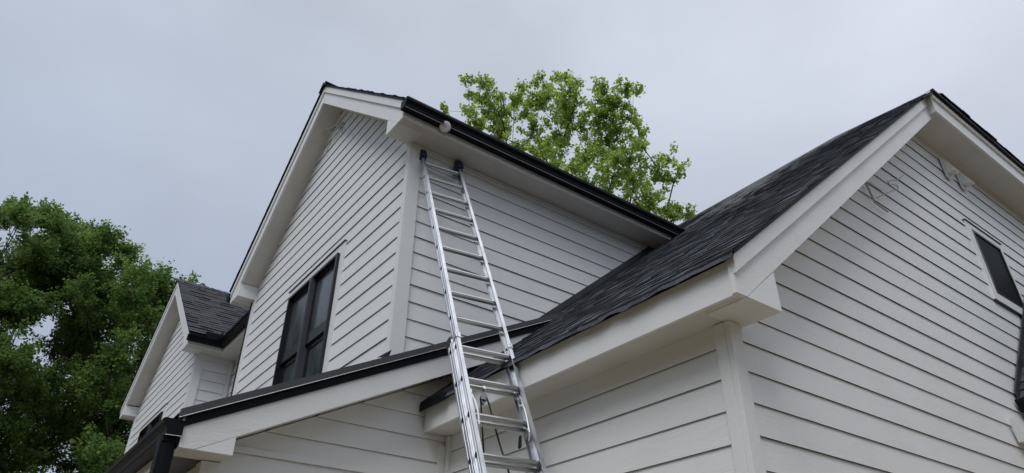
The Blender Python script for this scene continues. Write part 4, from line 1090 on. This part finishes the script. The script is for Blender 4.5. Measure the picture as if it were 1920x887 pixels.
LT = [[-0.35, 29.83, 12.42, 0.54], [4.46, 25.9, 12.26, 0.87], [-4.62, 29.62, 10.32, 0.76], [-3.57, 25.4, 5.87, 0.36], [4.95, 23.09, 3.26, 0.72], [-1.18, 27.86, 15.43, 0.48], [-5.84, 30.11, 13.53, 0.42], [0.57, 27.96, 7.06, 0.68], [1.59, 30.78, 13.33, 0.7], [0.2, 27.64, 8.11, 0.45], [1.1, 28.63, 9.64, 0.78], [0.86, 30.69, 16.69, 0.64], [-2.61, 25.78, 7.95, 0.6], [-2.44, 25.9, 9.07, 0.62], [1.18, 25.45, 14.08, 0.55], [-1.65, 26.43, 4.72, 0.45], [0.55, 25.66, 13.04, 0.61], [3.42, 25.47, 8.92, 0.81], [2.46, 23.84, 4.09, 0.53], [-1.29, 29.68, 13.47, 0.89], [-4.14, 27.83, 10.12, 0.73], [3.15, 29.18, 11.31, 0.59], [-2.9, 26.12, 9.23, 0.56], [4.58, 30.2, 13.59, 0.58], [3.47, 25.07, 4.7, 0.65], [-2.94, 27.55, 11.33, 0.47], [-1.16, 28.53, 4.99, 0.42], [1.52, 28.26, 13.35, 0.66], [-0.28, 25.73, 9.18, 0.79], [-1.17, 25.79, 4.17, 0.52], [-3.12, 29.17, 7.75, 0.74], [6.37, 29.21, 5.51, 0.5], [-5.0, 26.75, 9.23, 0.48], [-4.78, 23.06, 9.42, 0.38], [-0.89, 25.8, 10.28, 0.55], [1.63, 25.58, 7.42, 0.56], [-2.95, 23.45, 6.18, 0.55], [-3.51, 25.8, 8.53, 0.6], [3.72, 26.71, 7.23, 0.64], [1.71, 24.9, 8.94, 0.7], [0.88, 26.39, 6.23, 0.44], [-2.26, 28.21, 13.52, 0.84], [4.68, 23.36, 4.81, 0.66], [-1.18, 23.32, 13.34, 0.49], [-4.84, 23.95, 10.17, 0.66], [-3.32, 28.19, 4.32, 0.42], [4.37, 22.88, 3.46, 0.57], [4.1, 27.2, 3.96, 0.46], [2.66, 24.86, 11.0, 0.53], [1.9, 26.1, 5.68, 0.56], [-2.27, 30.7, 9.98, 0.51], [-0.16, 29.05, 5.9, 0.5], [2.03, 30.11, 9.26, 0.73], [-5.58, 29.82, 12.7, 0.78], [-0.24, 25.14, 8.66, 0.68], [-2.81, 28.39, 7.07, 0.53], [5.02, 27.22, 10.75, 0.71], [-3.53, 26.6, 10.78, 0.43], [-2.58, 25.45, 11.41, 0.56], [1.72, 26.78, 13.12, 0.95], [0.73, 27.45, 9.25, 0.81], [0.46, 28.87, 6.28, 0.79], [-2.08, 29.76, 6.02, 0.69], [-3.52, 24.24, 10.16, 0.47], [3.66, 29.7, 4.99, 0.86], [-2.71, 27.51, 4.4, 0.47], [-0.16, 26.89, 15.02, 0.48], [-2.61, 27.23, 6.88, 0.74], [-3.95, 23.57, 8.58, 0.56], [5.2, 27.93, 10.06, 0.88], [2.91, 30.55, 5.74, 0.6], [1.79, 25.76, 7.94, 0.47], [3.03, 28.0, 6.79, 0.7], [-0.1, 28.24, 13.47, 0.91], [-2.21, 28.68, 3.68, 0.43], [0.97, 25.48, 7.71, 0.66], [-4.95, 26.89, 12.09, 0.49], [2.31, 29.89, 11.32, 0.65], [-3.98, 25.52, 6.8, 0.44], [-2.12, 25.74, 8.73, 0.6], [2.38, 23.68, 11.97, 0.56], [-2.43, 24.39, 4.53, 0.56], [-0.13, 27.74, 5.76, 0.73], [-3.86, 27.28, 8.54, 0.47], [-3.4, 22.99, 8.98, 0.6], [4.59, 27.03, 4.41, 0.82], [1.1, 25.37, 6.81, 0.77], [3.43, 26.46, 6.73, 0.64], [-3.05, 28.0, 7.55, 0.42], [-0.46, 24.08, 6.94, 0.71], [3.33, 24.64, 6.79, 0.44], [-4.2, 29.67, 7.42, 0.77], [0.69, 27.8, 13.53, 0.9], [6.33, 29.79, 6.58, 0.68], [-5.17, 23.73, 10.03, 0.42], [0.54, 28.19, 6.43, 0.65], [-2.01, 24.36, 7.67, 0.63], [-1.16, 22.99, 6.89, 0.55], [-1.7, 24.5, 4.65, 0.39], [-3.8, 24.05, 10.14, 0.51], [-5.71, 26.31, 10.54, 0.45], [-6.22, 27.94, 12.23, 0.4], [4.38, 23.92, 10.45, 0.5], [1.61, 26.67, 11.3, 0.82], [-1.11, 23.72, 4.36, 0.53], [-4.99, 22.75, 9.51, 0.39], [-4.05, 30.52, 6.36, 0.77], [0.59, 23.27, 4.62, 0.65], [-0.85, 25.66, 4.3, 0.4], [3.46, 28.66, 4.11, 0.52], [3.87, 26.03, 7.79, 0.84], [-1.54, 24.31, 4.68, 0.5], [2.69, 26.76, 7.37, 0.74], [-2.78, 28.93, 5.8, 0.41], [0.26, 29.75, 15.08, 0.66], [2.98, 30.03, 4.81, 0.84], [0.4, 23.88, 3.31, 0.38], [-1.03, 26.34, 3.28, 0.43], [3.11, 24.31, 6.9, 0.71], [-4.28, 23.51, 10.68, 0.65], [-1.76, 27.87, 12.05, 0.82], [2.34, 27.73, 5.86, 0.79], [-2.46, 27.65, 13.36, 0.83], [2.52, 26.59, 12.17, 0.74], [0.85, 26.86, 14.0, 0.66], [-3.94, 27.91, 6.93, 0.66], [-0.28, 30.96, 14.01, 0.72], [-1.87, 24.25, 8.05, 0.4], [6.41, 29.77, 6.47, 0.98], [-0.18, 30.6, 10.59, 0.94], [0.73, 30.35, 5.9, 0.63], [1.7, 28.06, 11.54, 0.74], [-3.19, 25.56, 4.83, 0.43], [-2.67, 28.98, 9.42, 0.48], [3.47, 25.75, 3.4, 0.76], [-4.06, 27.03, 9.42, 0.58], [-0.31, 30.09, 4.81, 0.55], [2.35, 22.96, 9.75, 0.51], [-2.95, 23.22, 6.36, 0.5], [-2.12, 29.21, 5.35, 0.59], [4.48, 26.08, 13.32, 0.36], [-3.46, 25.26, 12.53, 0.31], [-1.27, 23.32, 4.39, 0.46], [-0.47, 29.46, 7.37, 0.73], [-4.41, 28.98, 12.52, 0.78], [0.99, 24.33, 4.53, 0.55], [-3.83, 26.46, 5.75, 0.66], [3.0, 26.14, 3.89, 0.71], [-1.46, 28.43, 13.2, 0.57], [-2.08, 30.6, 9.5, 0.82], [-4.46, 29.47, 10.06, 0.65], [0.81, 28.66, 8.5, 0.67], [3.62, 25.72, 12.41, 0.8], [1.26, 24.53, 3.96, 0.69], [4.52, 29.28, 12.89, 0.75], [-3.29, 30.37, 11.63, 0.9], [-2.22, 24.9, 8.56, 0.48], [4.13, 23.27, 11.57, 0.37], [1.06, 29.52, 6.2, 0.81], [-2.14, 23.28, 7.14, 0.43], [-0.94, 24.41, 3.24, 0.38], [1.82, 29.53, 13.82, 0.64], [2.98, 25.89, 13.0, 0.51], [-3.66, 23.77, 7.58, 0.66], [-5.47, 29.82, 12.3, 0.61], [-5.83, 30.42, 11.32, 0.84], [5.06, 26.4, 10.93, 0.67], [1.58, 28.94, 11.54, 0.52], [3.26, 26.34, 7.74, 0.64], [1.54, 30.42, 5.28, 0.55], [3.26, 29.54, 13.55, 1.05], [-3.59, 23.15, 8.74, 0.41], [5.5, 28.6, 5.51, 0.78], [-3.77, 27.55, 7.03, 0.55], [-1.81, 25.8, 7.65, 0.53], [2.8, 29.55, 3.58, 0.83], [-0.52, 27.0, 3.27, 0.47], [2.19, 30.66, 11.81, 0.86], [-0.88, 30.88, 9.61, 0.73], [3.77, 27.13, 9.99, 0.65], [4.09, 25.07, 8.5, 0.74], [-0.62, 29.99, 10.57, 0.66], [-0.77, 25.96, 12.87, 0.55], [-0.44, 25.56, 12.84, 0.49], [-4.27, 26.94, 13.21, 0.55], [3.52, 26.3, 4.93, 0.75], [0.4, 26.02, 13.04, 0.86], [1.06, 29.57, 4.47, 0.55], [-0.87, 25.8, 13.66, 0.47], [-3.2, 25.91, 4.15, 0.4], [-0.35, 26.49, 9.15, 0.68], [-4.92, 29.2, 7.68, 0.56], [-1.97, 24.54, 8.24, 0.58], [-2.59, 23.07, 11.44, 0.61], [5.2, 26.24, 7.94, 0.51], [6.86, 29.41, 7.08, 0.62], [-3.66, 28.92, 7.52, 0.65], [-1.83, 29.92, 11.46, 0.57], [-5.46, 29.31, 13.49, 0.43], [2.07, 24.33, 13.0, 0.43], [-3.33, 25.5, 9.85, 0.65], [-4.82, 27.09, 10.14, 0.57], [-1.91, 27.81, 5.92, 0.48], [-2.32, 27.68, 5.29, 0.53], [1.05, 29.86, 10.32, 0.53], [-0.0, 28.49, 7.87, 0.56], [-1.88, 30.91, 5.1, 0.83], [-1.63, 25.66, 11.83, 0.72], [3.05, 29.65, 8.29, 0.55], [-0.28, 26.94, 7.95, 0.76], [3.35, 29.89, 8.77, 0.65], [-3.77, 26.56, 5.46, 0.6], [-0.54, 27.49, 12.01, 0.78], [-2.82, 25.4, 12.15, 0.64], [1.09, 24.55, 11.74, 0.61], [-1.46, 24.29, 11.01, 0.6], [-3.63, 26.88, 6.95, 0.7], [-3.47, 30.33, 14.91, 0.45], [-1.92, 25.02, 3.29, 0.48], [4.75, 26.67, 11.86, 0.78], [-4.43, 28.99, 11.21, 0.85], [4.04, 28.72, 4.42, 0.5], [-3.16, 28.93, 8.64, 0.82], [-2.54, 25.85, 5.76, 0.46], [5.43, 28.93, 6.06, 0.8], [-2.01, 23.29, 6.57, 0.53], [-2.7, 26.9, 6.19, 0.46], [1.16, 24.24, 5.4, 0.7], [1.34, 28.32, 13.67, 0.78], [-0.52, 27.99, 13.58, 0.56], [3.07, 23.46, 11.0, 0.45], [2.87, 27.74, 10.25, 0.7], [-1.79, 28.53, 6.05, 0.41], [-5.79, 30.22, 13.81, 0.42], [-2.64, 26.43, 4.56, 0.49], [1.11, 29.38, 11.66, 0.62], [-2.48, 23.64, 9.94, 0.52], [-1.6, 25.27, 6.85, 0.57], [-6.19, 26.85, 11.55, 0.33], [-1.56, 28.84, 5.48, 0.64], [3.34, 27.45, 8.83, 0.52], [0.8, 24.33, 8.74, 0.46], [-2.84, 30.11, 15.95, 0.64], [-3.32, 25.19, 5.35, 0.44], [-3.15, 23.5, 10.74, 0.6], [3.81, 23.36, 12.12, 0.37], [2.84, 27.9, 8.54, 0.81], [-2.79, 22.88, 5.08, 0.46], [-3.58, 28.46, 5.87, 0.72], [-0.01, 23.23, 8.81, 0.55], [-1.1, 25.03, 5.24, 0.45], [-1.02, 26.8, 6.46, 0.67], [-3.68, 27.43, 9.46, 0.44], [-0.06, 23.78, 10.82, 0.48], [-3.2, 27.33, 7.64, 0.49], [-2.19, 28.93, 9.31, 0.46], [-0.64, 24.82, 5.41, 0.46], [-2.3, 23.72, 5.99, 0.54], [2.77, 26.32, 8.77, 0.61], [-3.8, 30.08, 9.53, 0.72], [-1.85, 30.78, 4.3, 0.74], [-2.55, 27.64, 4.98, 0.7], [4.3, 23.78, 9.63, 0.82], [-1.62, 26.49, 4.48, 0.51], [4.19, 25.19, 10.52, 0.48], [3.55, 24.58, 10.3, 0.55], [-2.7, 26.92, 7.26, 0.6], [-0.98, 29.54, 4.84, 0.78], [-4.4, 23.84, 8.67, 0.42], [-2.65, 25.17, 12.9, 0.37], [4.27, 25.13, 11.11, 0.89], [0.08, 26.19, 13.45, 0.87], [-1.0, 23.97, 5.89, 0.55], [-1.32, 24.32, 13.69, 0.4], [-3.52, 27.12, 12.5, 0.57], [-1.8, 26.83, 10.09, 0.55], [2.53, 23.83, 8.52, 0.71], [-1.98, 27.05, 4.33, 0.54], [-3.6, 26.73, 13.84, 0.44], [-0.92, 30.84, 9.66, 0.81], [-2.19, 24.99, 3.91, 0.39], [-4.19, 29.72, 7.42, 0.74], [4.99, 28.61, 14.21, 0.43], [0.23, 28.41, 5.9, 0.74], [3.78, 29.4, 14.03, 0.61], [-1.79, 28.67, 6.51, 0.43], [-4.43, 28.29, 7.3, 0.74], [2.58, 22.97, 6.44, 0.66], [-2.98, 27.53, 7.37, 0.76], [-2.43, 28.25, 4.4, 0.54], [-2.48, 25.13, 5.07, 0.61], [-3.97, 26.21, 11.09, 0.75], [-1.16, 25.66, 7.65, 0.65], [5.54, 25.86, 5.79, 0.61], [-4.6, 27.42, 12.2, 0.57], [0.09, 28.28, 3.68, 0.64], [1.31, 26.9, 7.32, 0.63], [2.58, 25.26, 11.74, 0.81], [2.76, 28.56, 14.65, 0.53], [-3.96, 27.2, 10.2, 0.47], [-1.74, 30.61, 17.12, 0.45], [-0.45, 29.5, 8.17, 0.58], [-0.2, 23.36, 13.28, 0.43], [2.66, 27.55, 11.11, 0.63], [0.93, 23.5, 4.17, 0.52], [-0.18, 23.05, 9.02, 0.58], [-6.04, 29.19, 11.07, 0.47], [-0.46, 28.07, 12.47, 0.8], [-2.83, 23.97, 4.62, 0.39], [-3.57, 29.33, 11.42, 0.83], [-0.9, 28.6, 13.96, 0.7], [-2.79, 28.45, 3.71, 0.67], [2.4, 23.86, 3.25, 0.45], [-1.99, 26.09, 4.67, 0.39], [-3.28, 29.85, 10.04, 0.64], [3.92, 26.78, 3.97, 0.7], [3.8, 27.66, 5.26, 0.6], [-1.35, 26.85, 4.06, 0.37], [-3.07, 29.92, 7.52, 0.62], [2.24, 29.53, 4.8, 0.82], [4.69, 24.2, 3.23, 0.66], [0.34, 27.59, 12.71, 0.83], [3.37, 28.1, 10.73, 0.65], [-1.18, 27.11, 7.52, 0.58], [-1.99, 24.63, 5.08, 0.61], [2.38, 26.48, 8.24, 0.6], [2.34, 29.73, 3.96, 0.72], [-3.07, 25.3, 4.42, 0.53], [-0.44, 25.06, 12.81, 0.67], [2.62, 29.75, 10.94, 0.78], [-6.39, 27.57, 11.9, 0.43], [-6.28, 27.9, 12.36, 0.31], [-5.8, 26.7, 12.13, 0.29], [-5.03, 24.28, 11.31, 0.35], [-5.64, 28.38, 13.2, 0.39], [-4.85, 25.62, 12.26, 0.4], [-4.64, 25.86, 12.55, 0.44], [-4.42, 26.13, 12.83, 0.47], [-4.67, 28.99, 14.43, 0.35], [-3.83, 25.48, 13.06, 0.31], [-3.42, 24.84, 12.84, 0.44], [-3.63, 28.56, 14.79, 0.46], [-3.01, 26.07, 13.81, 0.43], [-2.93, 28.48, 15.08, 0.51], [-2.5, 27.52, 14.84, 0.46], [-2.08, 26.46, 14.55, 0.39], [-1.89, 29.3, 16.03, 0.6], [-1.38, 25.44, 14.55, 0.32], [-1.1, 28.44, 16.1, 0.42], [-0.58, 25.34, 14.53, 0.37], [-0.03, 25.34, 14.1, 0.49], [0.45, 26.77, 14.7, 0.57], [0.93, 28.58, 15.71, 0.6], [1.36, 28.4, 15.79, 0.43], [1.7, 25.55, 14.27, 0.43], [2.4, 27.91, 15.31, 0.39], [2.93, 25.85, 13.38, 0.47], [3.31, 25.27, 13.18, 0.53], [3.65, 24.67, 13.06, 0.44], [4.79, 28.52, 14.77, 0.48]]
make_tree('broadleaf_tree', 'open bright green tree rising behind the gutter of the tall block', (14.5, 15.2, 0), (14.7, 15.0, 9.0), RT, 0.125, 46, 15, 'leaf_near', 7, 0.0030, 0.135, tone_mid=0.55)
make_tree('broadleaf_tree', 'large dense dark green tree left of the far wing', (-2.0, 27.0, 0), (-1.7, 27.0, 4.6), LT, 0.11, 74, 15, 'leaf_dark', 8, 0.0040, 0.17, lean_up=0.2, tone_mid=0.42)
